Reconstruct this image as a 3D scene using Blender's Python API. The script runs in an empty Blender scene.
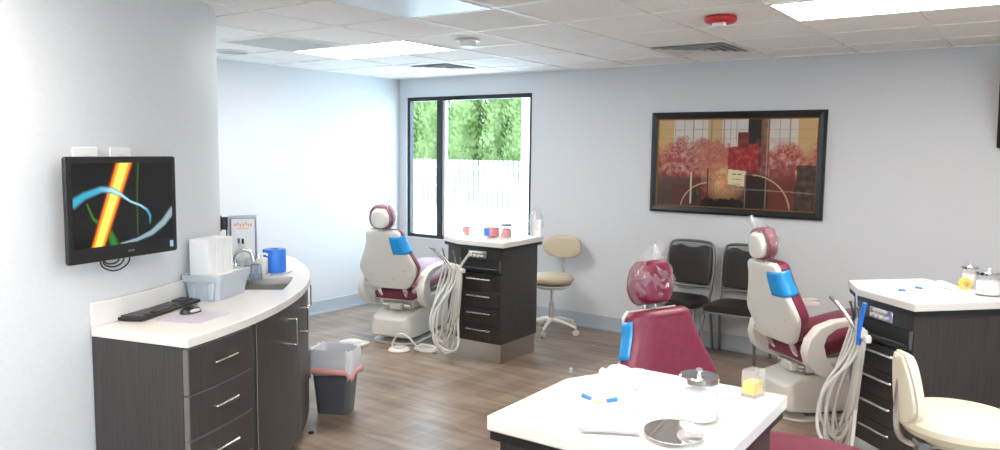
import bpy, bmesh, math, random
from mathutils import Vector, Matrix, noise
random.seed(7)
PI = math.pi
R = math.radians
sc = bpy.context.scene
col = sc.collection

# ------------------------------------------------------------------ camera
F, YAW, TILT, ROLL = 773.16, -0.6206, 0.0959, 0.0122
CAM = (5.8799, -6.3059, 1.6443)
cd = bpy.data.cameras.new('camera'); cam = bpy.data.objects.new('camera', cd); col.objects.link(cam)
fw = Vector((math.sin(YAW)*math.cos(TILT), math.cos(YAW)*math.cos(TILT), -math.sin(TILT)))
rt = Vector((math.cos(YAW), -math.sin(YAW), 0)); up = rt.cross(fw)
r2 = rt*math.cos(ROLL)+up*math.sin(ROLL); u2 = -rt*math.sin(ROLL)+up*math.cos(ROLL)
M = Matrix((r2, u2, -fw)).transposed().to_4x4(); M.translation = CAM
cam.matrix_world = M
cd.sensor_width = 36; cd.lens = F/1000*36; cd.clip_start = .05; cd.clip_end = 200
sc.camera = cam
# ------------------------------------------------------------------ view, world, lights
vs = sc.view_settings
vs.view_transform = 'Standard'; vs.look = 'None'; vs.gamma = 1; vs.exposure = 1.32; vs.use_curve_mapping = False
SKY = 4.6
PANEL = 9.0
sc.cycles.transparent_max_bounces = 40; sc.cycles.diffuse_bounces = 8; sc.cycles.max_bounces = 16
w = bpy.data.worlds.new('world'); sc.world = w; w.use_nodes = True
bg = w.node_tree.nodes['Background']; bg.inputs[0].default_value = (.62, .83, 1, 1); bg.inputs[1].default_value = SKY

def portal(loc, rot, sx, sy):
    l = bpy.data.lights.new('window_portal', 'AREA'); l.shape = 'RECTANGLE'; l.size = sx; l.size_y = sy
    l.energy = 1; l.cycles.is_portal = True
    o = bpy.data.objects.new('window_portal', l); col.objects.link(o); o.location = loc; o.rotation_euler = rot
# ------------------------------------------------------------------ materials
def mat(name, c=(.8,.8,.8), rough=.5, metal=0, spec=.5, coat=0, emit=None, es=0):
    m = bpy.data.materials.new(name); m.use_nodes = True
    p = m.node_tree.nodes['Principled BSDF']
    p.inputs['Base Color'].default_value = (*c, 1); p.inputs['Roughness'].default_value = rough
    p.inputs['Metallic'].default_value = metal; p.inputs['Specular IOR Level'].default_value = spec
    p.inputs['Coat Weight'].default_value = coat
    if emit: p.inputs['Emission Color'].default_value = (*emit, 1); p.inputs['Emission Strength'].default_value = es
    return m
def nn(m, t, **k):
    n = m.node_tree.nodes.new(t)
    for a, b in k.items(): setattr(n, a, b)
    return n
def noisy(m, c1, c2, scale=(1,1,1), detail=4, nscale=5, bump=0, rough=None, lo=.35, hi=.65):
    L = m.node_tree.links; p = m.node_tree.nodes['Principled BSDF']
    tc = nn(m, 'ShaderNodeTexCoord'); mp = nn(m, 'ShaderNodeMapping'); mp.inputs['Scale'].default_value = scale
    no = nn(m, 'ShaderNodeTexNoise'); no.inputs['Scale'].default_value = nscale; no.inputs['Detail'].default_value = detail
    cr = nn(m, 'ShaderNodeValToRGB'); cr.color_ramp.elements[0].position = lo; cr.color_ramp.elements[1].position = hi
    cr.color_ramp.elements[0].color = (*c1, 1); cr.color_ramp.elements[1].color = (*c2, 1)
    L.new(tc.outputs['Object'], mp.inputs[0]); L.new(mp.outputs[0], no.inputs[0]); L.new(no.outputs[0], cr.inputs[0])
    L.new(cr.outputs[0], p.inputs['Base Color'])
    if bump:
        b = nn(m, 'ShaderNodeBump'); b.inputs['Strength'].default_value = bump; b.inputs['Distance'].default_value = .002
        L.new(no.outputs[0], b.inputs['Height']); L.new(b.outputs[0], p.inputs['Normal'])
    return m
MT = {}
MT['wall'] = noisy(mat('wall_paint', rough=.55), (.60,.615,.64), (.62,.635,.66), nscale=60, bump=.05)
MT['ceil'] = noisy(mat('ceiling_tile', rough=.95, spec=.1), (.85,.84,.815), (.92,.91,.89), nscale=110, detail=3, bump=.25)
MT['tbar'] = mat('ceiling_bar', (.86,.85,.83), .5)
MT['base'] = mat('grey_baseboard', (.42,.46,.51), .45)
MT['wood'] = noisy(mat('dark_wood_laminate', rough=.38), (.030,.025,.026), (.060,.052,.052), scale=(60,60,1.0), nscale=3, detail=6, bump=.05, lo=.3, hi=.72)
MT['wood2'] = noisy(mat('espresso_laminate', rough=.35), (.020,.015,.015), (.050,.040,.038), scale=(40,40,1.2), nscale=3, detail=6, bump=.05, lo=.3, hi=.72)
MT['edge'] = mat('grey_edge_band', (.16,.15,.15), .4)
MT['black'] = mat('black_plastic', (.012,.012,.013), .35)
MT['blackmatte'] = mat('black_matte', (.015,.015,.016), .7)
MT['frame'] = mat('window_frame_black', (.018,.018,.02), .35)
MT['vinylwin'] = mat('window_sash_grey', (.55,.57,.6), .4)
MT['quartz'] = noisy(mat('white_quartz', rough=.22), (.71,.68,.65), (.74,.715,.69), nscale=140, detail=2)
MT['steel'] = mat('brushed_steel', (.62,.60,.57), .28, 1)
MT['chrome'] = mat('chrome', (.8,.8,.82), .08, 1)
MT['nickel'] = mat('nickel_handle', (.78,.76,.74), .25, 1)
MT['shell'] = mat('ivory_plastic', (.66,.63,.57), .35)
MT['shell2'] = mat('ivory_plastic_light', (.74,.72,.67), .4)
MT['maroon'] = noisy(mat('maroon_vinyl', rough=.40), (.17,.016,.045), (.20,.022,.055), nscale=40, bump=.05)
MT['beige'] = mat('beige_vinyl', (.50,.42,.30), .4)
MT['cream'] = mat('cream_vinyl', (.80,.74,.58), .38)
MT['bluefilm'] = mat('blue_barrier_film', (.02,.30,.72), .25)
MT['blueplastic'] = mat('blue_plastic', (.03,.20,.75), .35)
MT['brown'] = noisy(mat('dark_brown_vinyl', rough=.38), (.016,.012,.012), (.024,.018,.017), nscale=60, bump=.1)
MT['gunmetal'] = mat('gunmetal_tube', (.22,.22,.22), .35, .8)
MT['white'] = mat('white_plastic', (.8,.8,.8), .4)
MT['paper'] = mat('white_paper', (.83,.83,.83), .8)
MT['tub'] = mat('grey_tub', (.47,.52,.58), .45)
MT['hose'] = mat('pale_hose', (.72,.71,.68), .45)
MT['hose2'] = mat('tan_hose', (.50,.47,.42), .45)
MT['can'] = mat('slate_bin', (.12,.125,.15), .45)
MT['lighttrim'] = mat('white_trim', (.75,.75,.74), .4)
MT['red'] = mat('red_plastic', (.55,.02,.02), .3)
MT['yellow'] = mat('yellow_pad', (.85,.62,.08), .5)
MT['lav'] = mat('pale_lilac_pad', (.47,.44,.52), .6)
MT['paleblue'] = mat('pale_blue_paper', (.45,.72,.80), .7)
MT['bibblue'] = mat('bib_blue', (.28,.62,.75), .7)
MT['gold'] = mat('gold_rim', (.40,.22,.08), .35, .6)
MT['mirror'] = mat('mirror_glass', (.8,.8,.8), .02, 1)
MT['fence'] = mat('white_fence', (.45,.45,.46), .6)
MT['ground'] = noisy(mat('pale_gravel', rough=.9), (.78,.78,.76), (.86,.86,.85), nscale=8)
MT['leaf'] = noisy(mat('cedar_leaf', rough=.7), (.085,.14,.03), (.25,.32,.12), nscale=1.2)
MT['bark'] = mat('bark', (.12,.08,.05), .9)
MT['panel'] = mat('lamp_diffuser', (.9,.9,.9), .5, emit=(1,.925,.84), es=PANEL)
MT['panel_off'] = noisy(mat('glossy_diffuser', rough=.35, spec=.3), (.62,.68,.72), (.70,.76,.80), nscale=3)
MT['greytile'] = mat('grey_ceiling_panel', (.50,.51,.50), .7)
MT['orange'] = mat('orange_print', (.85,.40,.25), .6)
MT['purple'] = mat('purple_edge', (.20,.18,.42), .5)
MT['pink'] = mat('pink_drawstring', (.85,.42,.38), .6)
MT['pinklabel'] = mat('rose_label', (.80,.30,.32), .5)
MT['greenlabel'] = mat('green_label', (.35,.60,.35), .5)
MT['cotton'] = mat('cotton', (.85,.85,.85), .95)
MT['cork'] = mat('cork_tan', (.65,.48,.25), .6)

def clear(name, tint=(1,1,1), gl=.02, rough=.05, edge=.35, milk=0):
    "thin clear sheet: mostly see-through, glossier at grazing angles, a little milky"
    m = bpy.data.materials.new(name); m.use_nodes = True; nt = m.node_tree; nt.nodes.clear(); L = nt.links
    t = nt.nodes.new('ShaderNodeBsdfTransparent'); t.inputs[0].default_value = (*tint, 1)
    g = nt.nodes.new('ShaderNodeBsdfGlossy'); g.inputs['Roughness'].default_value = rough
    lw = nt.nodes.new('ShaderNodeLayerWeight'); lw.inputs[0].default_value = .5
    pw_ = nt.nodes.new('ShaderNodeMath'); pw_.operation = 'POWER'; pw_.inputs[1].default_value = 4
    mu = nt.nodes.new('ShaderNodeMath'); mu.operation = 'MULTIPLY_ADD'; mu.inputs[1].default_value = edge; mu.inputs[2].default_value = gl
    mx = nt.nodes.new('ShaderNodeMixShader'); o = nt.nodes.new('ShaderNodeOutputMaterial')
    L.new(lw.outputs['Facing'], pw_.inputs[0]); L.new(pw_.outputs[0], mu.inputs[0]); L.new(mu.outputs[0], mx.inputs[0])
    src = t
    if milk:
        d = nt.nodes.new('ShaderNodeBsdfDiffuse'); d.inputs[0].default_value = (.85,.84,.86,1)
        m2 = nt.nodes.new('ShaderNodeMixShader'); m2.inputs[0].default_value = milk
        L.new(t.outputs[0], m2.inputs[1]); L.new(d.outputs[0], m2.inputs[2]); src = m2
    L.new(src.outputs[0], mx.inputs[1]); L.new(g.outputs[0], mx.inputs[2]); L.new(mx.outputs[0], o.inputs[0])
    return m
MT['pane'] = clear('window_glass', (.98,.99,.985), .0, .0, .3)
MT['acrylic'] = clear('clear_acrylic', (.985,.99,.99), .03, .05, .3, .04)
MT['film'] = clear('clear_plastic_film', (.98,.98,.985), .05, .16, .45, .11)
def translucent(name, c, a=.5):
    m = mat(name, c, .5); m.node_tree.nodes['Principled BSDF'].inputs['Alpha'].default_value = a; return m
MT['liner'] = mat('bin_liner', (.70,.72,.77), .5)

# floor planks
m = mat('vinyl_plank_floor', rough=.34); MT['floor'] = m
L = m.node_tree.links; p = m.node_tree.nodes['Principled BSDF']
tc = nn(m,'ShaderNodeTexCoord'); mp = nn(m,'ShaderNodeMapping'); mp.inputs['Rotation'].default_value = (0,0,PI/2+R(6))
br = nn(m,'ShaderNodeTexBrick'); br.offset = .37; br.inputs['Scale'].default_value = 1; br.inputs['Brick Width'].default_value = 1.2; br.inputs['Row Height'].default_value = .15
br.inputs['Mortar Size'].default_value = .0012; br.inputs['Color1'].default_value = (.225,.165,.128,1); br.inputs['Color2'].default_value = (.295,.230,.182,1); br.inputs['Mortar'].default_value = (.12,.095,.08,1); br.inputs['Bias'].default_value = 0
mp2 = nn(m,'ShaderNodeMapping'); mp2.inputs['Scale'].default_value = (1.1,9,1); mp2.inputs['Rotation'].default_value = (0,0,PI/2+R(6))
no = nn(m,'ShaderNodeTexNoise'); no.inputs['Scale'].default_value = 1.6; no.inputs['Detail'].default_value = 8; no.inputs['Distortion'].default_value = .6
cr = nn(m,'ShaderNodeValToRGB'); cr.color_ramp.elements[0].position = .3; cr.color_ramp.elements[1].position = .72
cr.color_ramp.elements[0].color = (.62,.60,.58,1); cr.color_ramp.elements[1].color = (1.35,1.35,1.35,1)
mx = nn(m,'ShaderNodeMix'); mx.data_type = 'RGBA'; mx.blend_type = 'MULTIPLY'; mx.inputs[0].default_value = 1
L.new(tc.outputs['Object'],mp.inputs[0]); L.new(mp.outputs[0],br.inputs[0]); L.new(tc.outputs['Object'],mp2.inputs[0]); L.new(mp2.outputs[0],no.inputs[0]); L.new(no.outputs[0],cr.inputs[0])
L.new(br.outputs[0],mx.inputs[6]); L.new(cr.outputs[0],mx.inputs[7]); L.new(mx.outputs[2],p.inputs['Base Color'])

def vcol(name, rough=.4, emit=0):
    m = mat(name, rough=rough); p = m.node_tree.nodes['Principled BSDF']; a = nn(m,'ShaderNodeVertexColor'); a.layer_name = 'pic'
    if emit:
        p.inputs['Base Color'].default_value = (.004,.004,.004,1)
        m.node_tree.links.new(a.outputs[0], p.inputs['Emission Color']); p.inputs['Emission Strength'].default_value = emit
    else: m.node_tree.links.new(a.outputs[0], p.inputs['Base Color'])
    return m
# ------------------------------------------------------------------ mesh helpers
class MB:
    def __init__(s): s.b = bmesh.new()
    def box(s, c, d, rz=0, rx=0, taper=None):
        mt = Matrix.Translation(c) @ Matrix.Rotation(rz,4,'Z') @ Matrix.Rotation(rx,4,'X')
        g = bmesh.ops.create_cube(s.b, size=1)['verts']
        for v in g:
            if taper and v.co.z < 0: v.co.x *= taper; v.co.y *= taper
            v.co = mt @ Vector((v.co.x*d[0], v.co.y*d[1], v.co.z*d[2]))
        return s
    def cyl(s, a, b, r, r2=None, n=20, caps=True):
        a = Vector(a); b = Vector(b); d = b-a; q = d.to_track_quat('Z','Y').to_matrix().to_4x4()
        mt = Matrix.Translation((a+b)/2) @ q
        bmesh.ops.create_cone(s.b, cap_ends=caps, segments=n, radius1=r, radius2=r if r2 is None else r2, depth=d.length, matrix=mt); return s
    def sphere(s, c, r, sc_=(1,1,1), n=20, rot=None):
        mt = Matrix.Translation(c) @ (rot if rot else Matrix()) @ Matrix.Diagonal((*sc_,1))
        bmesh.ops.create_uvsphere(s.b, u_segments=n, v_segments=max(8,n//2+2), radius=r, matrix=mt); return s
    def lathe(s, prof, c=(0,0,0), n=32, sx=1, sy=1, rot=None):
        rings = []
        for (r, z) in prof:
            ring = []
            for i in range(n):
                v = Vector((r*math.cos(2*PI*i/n)*sx, r*math.sin(2*PI*i/n)*sy, z))
                if rot: v = rot @ v
                ring.append(s.b.verts.new(v+Vector(c)))
            rings.append(ring)
        for a, b in zip(rings, rings[1:]):
            for i in range(n): s.b.faces.new((a[i], a[(i+1)%n], b[(i+1)%n], b[i]))
        if prof[0][0] > 1e-5: s.b.faces.new(rings[0][::-1])
        if prof[-1][0] > 1e-5: s.b.faces.new(rings[-1])
        bmesh.ops.remove_doubles(s.b, verts=s.b.verts, dist=1e-6)
        return s
    def prism(s, poly, z0, z1, f=None):
        f = f or (lambda x,y,z: (x,y,z))
        a = [s.b.verts.new(f(x,y,z0)) for x,y in poly]; b = [s.b.verts.new(f(x,y,z1)) for x,y in poly]
        s.b.faces.new(a[::-1]); s.b.faces.new(b); n = len(poly)
        for i in range(n): s.b.faces.new((a[i], a[(i+1)%n], b[(i+1)%n], b[i]))
        return s
    def tube(s, pts, r, n=10, sub=6):
        P = smooth(pts, sub) if sub else [Vector(q) for q in pts]
        rings = []; prev = None
        for i, q in enumerate(P):
            t = (P[min(i+1,len(P)-1)]-P[max(i-1,0)]).normalized()
            if prev is None: x = t.orthogonal().normalized()
            else: x = (prev - t*prev.dot(t)).normalized()
            prev = x; y = t.cross(x); rr = r(i/(len(P)-1)) if callable(r) else r
            rings.append([s.b.verts.new(q + (x*math.cos(2*PI*k/n)+y*math.sin(2*PI*k/n))*rr) for k in range(n)])
        for a, b in zip(rings, rings[1:]):
            for k in range(n): s.b.faces.new((a[k], a[(k+1)%n], b[(k+1)%n], b[k]))
        s.b.faces.new(rings[0][::-1]); s.b.faces.new(rings[-1]); return s
    def grid(s, fn, nu, nv, close_u=False):
        g = [[s.b.verts.new(fn(i/nu, j/nv)) for j in range(nv+1)] for i in range(nu+1)]
        for i in range(nu):
            for j in range(nv): s.b.faces.new((g[i][j], g[i+1][j], g[i+1][j+1], g[i][j+1]))
        return g
    def polar(s, c, r0, r1, a0, a1, z0, z1, n=24):
        "curved box between two radii and two angles (degrees)"
        for k in range(4): pass
        A = []
        for i in range(n+1):
            t = R(a0+(a1-a0)*i/n)
            A.append([s.b.verts.new((c[0]+r*math.cos(t), c[1]+r*math.sin(t), z)) for r, z in ((r0,z0),(r1,z0),(r1,z1),(r0,z1))])
        for a, b in zip(A, A[1:]):
            for k in range(4): s.b.faces.new((a[k], b[k], b[(k+1)%4], a[(k+1)%4]))
        s.b.faces.new(A[0]); s.b.faces.new(A[-1][::-1]); return s
    def build(s, name, m, parent=None, smooth_=True, bevel=0, seg=2, sub=0, solid=0, loc=None, rz=None, world=False):
        bmesh.ops.recalc_face_normals(s.b, faces=s.b.faces)
        me = bpy.data.meshes.new(name); s.b.to_mesh(me); s.b.free()
        o = bpy.data.objects.new(name, me); col.objects.link(o)
        for k in (m if isinstance(m, (list,tuple)) else [m]): me.materials.append(MT[k] if isinstance(k,str) else k)
        if smooth_:
            for p_ in me.polygons: p_.use_smooth = True
            try: me.set_sharp_from_angle(angle=R(35))
            except Exception: pass
        if parent: o.parent = parent
        if loc is not None: o.location = loc
        if rz is not None: o.rotation_euler = (0,0,rz)
        if solid: q = o.modifiers.new('solid','SOLIDIFY'); q.thickness = solid; q.offset = 0
        if sub: q = o.modifiers.new('sub','SUBSURF'); q.levels = sub; q.render_levels = sub
        if bevel: q = o.modifiers.new('bevel','BEVEL'); q.width = bevel; q.segments = seg; q.limit_method = 'ANGLE'; q.angle_limit = R(35)
        return o
def smooth(pts, sub):
    P = [Vector(q) for q in pts]; out = []
    for i in range(len(P)-1):
        p0 = P[max(i-1,0)]; p1 = P[i]; p2 = P[i+1]; p3 = P[min(i+2,len(P)-1)]
        for k in range(sub):
            t = k/sub
            out.append(.5*((2*p1)+(-p0+p2)*t+(2*p0-5*p1+4*p2-p3)*t*t+(-p0+3*p1-3*p2+p3)*t**3))
    out.append(P[-1]); return out
def rrect(w, d, r, n=5, cx=0, cy=0):
    out = []
    for (x,y,a) in ((w/2-r,d/2-r,0),(-w/2+r,d/2-r,90),(-w/2+r,-d/2+r,180),(w/2-r,-d/2+r,270)):
        for i in range(n+1): t = R(a+90*i/n); out.append((cx+x+r*math.cos(t), cy+y+r*math.sin(t)))
    return out
def tag(o, label=None, cat=None, group=None, kind=None):
    if label: o['label'] = label
    if cat: o['category'] = cat
    if group: o['group'] = group
    if kind: o['kind'] = kind
    return o
def thing(name, loc=(0,0,0), rz=0, label=None, cat=None, group=None):
    o = bpy.data.objects.new(name, None); o.empty_display_size = .1; col.objects.link(o)
    o.location = loc; o.rotation_euler = (0,0,rz); return tag(o, label, cat, group)
def struct(o): o['kind'] = 'structure'; return o
def copy_tree(o, parent=None):
    c = o.copy(); col.objects.link(c)
    if parent: c.parent = parent
    for ch in [k for k in bpy.data.objects if k.parent == o and k is not c]: copy_tree(ch, c)
    return c

# ================================================================== ROOM SHELL
H = 2.4; XR = 9.0; YF = -9.0
GX0 = 1.573; GY0 = -.467; S = .61
WX0, WX1, WZ0, WZ1 = .10, 1.735, .685, 2.205
struct(MB().box(((XR)/2, YF/2, -.05), (XR+.6, -YF+.6, .1)).build('floor', 'floor', smooth_=False))
struct(MB().box(((XR)/2, YF/2, H+.056), (XR+.6, -YF+.6, .1)).build('ceiling', 'ceil', smooth_=False))
b = MB()
for i in range(-2, 14):
    x = GX0+S*i-(0 if i > -3 else 0)
    if 0 < x < XR: b.box((x, YF/2, H+.003), (.024, -YF, .008))
for j in range(0, 15):
    y = GY0-S*j
    if y > YF: b.box((XR/2, y, H+.0035), (XR, .024, .007))
b.box((.012,YF/2,H+.005),(.024,-YF,.012)); b.box((XR/2,-.012,H+.005),(XR,.024,.012))
struct(b.build('ceiling_grid', 'tbar', smooth_=False)).name = 'trim_1'
def wall_with_hole(name, axis, at, th, a0, a1, holes):
    "axis 'x': wall along x at y=at; holes [(a0,a1,z0,z1)]"
    b = MB(); hs = sorted(holes); cur = a0
    def bx(p, q, z0, z1):
        if q-p < 1e-4: return
        if axis == 'x': b.box(((p+q)/2, at+th/2, (z0+z1)/2), (q-p, abs(th), z1-z0))
        else: b.box((at+th/2, (p+q)/2, (z0+z1)/2), (abs(th), q-p, z1-z0))
    for h in hs:
        bx(cur, h[0], 0, H+.1); bx(h[0], h[1], 0, h[2]); bx(h[0], h[1], h[3], H+.1); cur = h[1]
    bx(cur, a1, 0, H+.1)
    return struct(b.build(name, 'wall', smooth_=False))
wall_with_hole('wall_back', 'x', 0, .09, -.15, XR+.15, [(WX0,WX1,WZ0,WZ1)])
wall_with_hole('wall_left', 'y', 0, -.15, YF, 0, [(-4.6,-3.0,.7,2.2)])
wall_with_hole('wall_right', 'y', XR, .15, YF, 0, [(-8.6,-5.0,.5,2.2)])
wall_with_hole('wall_front', 'x', YF, -.15, -.15, XR+.15, [])
# rounded wall
CC = (.609, -5.296); RW = 2.15
b = MB(); b.cyl((*CC, -.05), (*CC, H+.04), RW, n=160); struct(b.build('wall_curved', 'wall'))
# baseboards
struct(MB().box((XR/2+.0, -.006, .0675), (XR, .012, .135)).box((XR/2, -.012, .012), (XR, .024, .024)).build('baseboard_back','base',smooth_=False,bevel=.003))
struct(MB().box((.006, YF/2, .0675), (.012, -YF, .135)).box((.012, YF/2, .012), (.024, -YF, .024)).build('baseboard_left','base',smooth_=False,bevel=.003))
b = MB(); b.polar(CC, RW-.005, RW+.012, -170, 15.9, 0, .135, 90); struct(b.build('baseboard_curved','base')).name = 'baseboard_near'

# window: frame, sash, panes
def window(name, x0, x1, z0, z1, xf, mull=None, full=True):
    fr = MB(); t = .042
    def B(x, z, dx, dz, y=.055, dy=.06): fr.box(xf(x, y, z), (dx, dy, dz) if xf.axis == 'x' else (dy, dx, dz))
    B((x0+x1)/2, z1-t/2, x1-x0, t); B((x0+x1)/2, z0+t/2, x1-x0, t); B(x0+t/2*.8, (z0+z1)/2, t*.8, z1-z0-2*t); B(x1-t/2, (z0+z1)/2, t, z1-z0-2*t)
    if mull: B(mull, (z0+z1)/2, .062, z1-z0-2*t)
    f = struct(fr.build(name, 'frame', smooth_=False, bevel=.003))
    return f
class XF:
    def __init__(s, axis, at, sg): s.axis, s.at, s.sg = axis, at, sg
    def __call__(s, a, d, z): return (a, s.at+s.sg*d, z) if s.axis == 'x' else (s.at+s.sg*d, a, z)
w1 = window('window_1', WX0, WX1, WZ0, WZ1, XF('x',0,1), mull=.545)
MB().box(((.576+.612)/2, .07, (WZ0+WZ1)/2), (.036, .05, WZ1-WZ0-.085)).build('window_sash', 'vinylwin', w1, smooth_=False, bevel=.003)
MB().box(((WX0+.04+.515)/2, .06, (WZ0+WZ1)/2), (.515-WX0-.04, .005, WZ1-WZ0-.085)).build('window_pane', 'pane', w1, smooth_=False)
MB().box(((.612+WX1-.04)/2, .06, (WZ0+WZ1)/2), (WX1-.04-.612, .005, WZ1-WZ0-.085)).build('window_pane', 'pane', w1, smooth_=False)
struct(MB().box(((WX0+WX1)/2, .012, WZ0+.004), (WX1-WX0-.002, .022, .008)).build('trim_2', 'lighttrim', smooth_=False))
for nm, ax, at, sg, a0, a1 in (('added_window_left','y',0,-1,-4.6,-3.0),('added_window_right','y',XR,1,-8.6,-5.0)):  # unseen windows, added to bring daylight onto the curved and left walls
    zb = .5 if nm=='added_window_right' else .7
    ww = window(nm, a0, a1, zb, 2.2, XF(ax,at,sg), mull=(a0+a1)/2)
    c = XF(ax,at,sg)((a0+a1)/2, .06, (zb+2.2)/2)
    MB().box(c, (.005,a1-a0-.08,2.12-zb)).build('window_pane','pane',ww,smooth_=False)
portal((.92,.10,1.445),(R(-90),0,0),1.63,1.52)
portal((-.13,-3.8,1.45),(0,R(-90),0),1.5,1.6)
portal((XR+.13,-6.8,1.35),(0,R(90),0),1.7,3.6)

# ================================================================== OUTSIDE
struct(MB().box((0, 5, -.25), (120, 100, .1)).build('ground','ground',smooth_=False))
fn = thing('picket_fence', (-7, 11, -.2), 0, 'long white board fence standing outside the window', 'fence')
b = MB()
for i in range(150): b.box((-12.75+i*.17, 0, .79), (.12, .02, 1.56))
b.build('fence_boards', 'fence', fn, smooth_=False)
b = MB()
for z in (.25, .8, 1.35): b.box((0, .07, z), (25.5, .03, .09))
b.build('fence_rail', 'fence', fn, smooth_=False)
def leafmesh(h, r, seed, n=5200):
    random.seed(seed); b = MB()
    for i in range(n):
        z = random.random()**1.15*h; prof = r*min(1, (1-z/h)**.75*1.25)*(.75+.25*min(1, z/(.12*h)))
        a = random.random()*2*PI; rad = prof*(.80+.25*noise.noise(Vector((math.cos(a)*1.6, math.sin(a)*1.6, z*1.1+seed)))+.12*random.random())
        p0 = Vector((rad*math.cos(a), rad*math.sin(a), z+.1))
        out = Vector((math.cos(a), math.sin(a), 1.1+random.uniform(-.3,.5))).normalized()
        sd = Vector((-math.sin(a), math.cos(a), random.uniform(-.5,.5))).normalized()
        l = random.uniform(.09,.2); wd = l*.38
        v = [b.b.verts.new(q) for q in (p0-sd*wd*.5, p0+out*l*.5-sd*wd, p0+out*l, p0+out*l*.5+sd*wd)]
        b.b.faces.new(v)
    # inner mass
    prof = [(r*.72*min(1,(1-t)**.75*1.25)+.002, t*h*.96+.1) for t in [k/12 for k in range(13)]]
    b.lathe(prof, n=16); return b
tree_protos = []
for k in range(3):
    t = thing('cedar_tree', (0,0,-.2))
    leafmesh(5.6+.5*k, .78+.06*k, 3+k).build('foliage', 'leaf', t, smooth_=False)
    MB().cyl((0,0,0),(0,0,1),.07,.05,n=8).build('trunk','bark',t)
    tree_protos.append(t)
txs = [-18.3,-17.1,-15.85,-14.6,-13.3,-12.1,-10.85,-9.65,-8.35,-7.2,-6.1,-4.8,-3.7,-2.5,-1.2]
for i, x in enumerate(txs):
    t = tree_protos[i] if i < 3 else copy_tree(tree_protos[i%3])
    t.location = (x, 13.2+.25*((i*7)%3), -.2); t.rotation_euler.z = i*1.3
    t.scale = (1,1,1+.06*((i*5)%4))
    tag(t, 'tall narrow green cedar in the row behind the white fence', 'tree', 'cedars behind the fence')
p_ = thing('porch_post', (-3.68, 8, -.2), 0, 'white square post outside near the right side of the window', 'post')
MB().box((0,0,2.4),(.14,.14,4.8)).build('shaft','fence',p_,smooth_=False,bevel=.01); MB().box((0,0,.1),(.22,.22,.2)).build('base','fence',p_,smooth_=False,bevel=.01)

# ================================================================== CEILING FITTINGS
def gx(i): return GX0+S*i
def gy(j): return GY0-S*j
def troffer(i0, i1, j0, j1, label, mname='panel', group=None, nm='ceiling_light'):
    x0,x1,y0,y1 = gx(i0),gx(i1),gy(j1),gy(j0)
    t = thing(nm, ((x0+x1)/2,(y0+y1)/2,H-.008), 0, label, 'ceiling light', group)
    wx,wy = x1-x0-.026, y1-y0-.026
    MB().box((0,0,.004),(wx-.04,wy-.04,.006)).build('diffuser', mname, t, smooth_=False)
    b = MB(); 
    for sx in (-1,1): b.box((sx*(wx/2-.01),0,.004),(.02,wy,.01)); b.box((0,sx*(wy/2-.01),.004),(wx-.04,.02,.01))
    b.build('frame','lighttrim',t,smooth_=False)
    return t
troffer(-1,1,2,3,'long glowing ceiling light near the window, left of the smoke detector')
troffer(5,7,2,3,'long glowing ceiling light at the top right, above the framed painting wall')
troffer(2,3,4,6,'unlit pale blue glossy ceiling light panel at the top edge, above the window',mname='panel_off')
troffer(5,7,7,8,'unseen lit ceiling light behind the viewer, added to brighten the room',group='unseen added lights')  # this and the next three: out of view, added to brighten the room
troffer(8,10,4,5,'unseen lit ceiling light behind the viewer, added to brighten the room',group='unseen added lights')
troffer(2,4,8,9,'unseen lit ceiling light behind the viewer, added to brighten the room',group='unseen added lights')
troffer(5,7,11,12,'unseen lit ceiling light behind the viewer, added to brighten the room',group='unseen added lights')
t = thing('ceiling_panel', (gx(-.5),gy(3.5),H-.008), 0, 'flat grey square ceiling panel left of the long lit light', 'ceiling panel')
MB().box((0,0,.004),(.58,.58,.006)).build('face','greytile',t,smooth_=False)
b = MB()
for sx in (-1,1): b.box((sx*.288,0,.003),(.012,.59,.01)); b.box((0,sx*.288,.003),(.56,.012,.01))
b.build('rim','tbar',t,smooth_=False)
t = thing('ceiling_speaker', (.50,-2.47,H), 0, 'round flat ceiling speaker near the curved wall edge', 'speaker')
MB().lathe([(.0,.002),(.115,.0),(.12,-.004),(.12,.006)],n=40).build('grille','greytile',t)
MB().lathe([(.12,.004),(.12,-.008),(.135,-.006),(.14,.004)],n=40).build('rim','lighttrim',t)
MT['gap_shade'] = mat('duct_shade_grey', (.30,.30,.30), .9)
def diffuser(x, y, wd, label):
    t = thing('air_vent', (x,y,H), 0, label, 'vent', 'square ceiling air vents' if False else None)
    b = MB()
    k = wd/2; n = 4
    for q in range(n):
        o_ = k*(1-q*.23); i_ = k*(1-q*.23)-k*.13; zo = .0; zi = .028
        vo = [b.b.verts.new((sx*o_,sy*o_,-.013)) for sx,sy in ((-1,-1),(1,-1),(1,1),(-1,1))]
        vi = [b.b.verts.new((sx*i_,sy*i_,-.002)) for sx,sy in ((-1,-1),(1,-1),(1,1),(-1,1))]
        for e in range(4): b.b.faces.new((vo[e],vo[(e+1)%4],vi[(e+1)%4],vi[e]))
    b.build('louvre','lighttrim',t,smooth_=False,solid=.002)
    MB().box((0,0,-.012),(wd*.13,wd*.13,.006)).build('centre_plate','lighttrim',t,smooth_=False)
    MB().box((0,0,.0005),(wd*.97,wd*.97,.002)).build('gap_shade','gap_shade',t,smooth_=False)  # flat grey sheet, shade between the louvres put into its colour
    b = MB(); e = (.58+wd)/4; f_ = (.58-wd)/2
    for sx in (-1,1):
        if f_ > .01: b.box((sx*e,0,.003),(f_,.58,.006)); b.box((0,sx*e,.003),(wd,f_,.006))
    if f_ > .01: b.build('face_plate','lighttrim',t,smooth_=False)
    return t
diffuser(gx(-.5), gy(.5), .44, 'square ceiling air vent above the window')
diffuser(gx(3.5), gy(.5), .54, 'square ceiling air vent above the framed painting')
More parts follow.
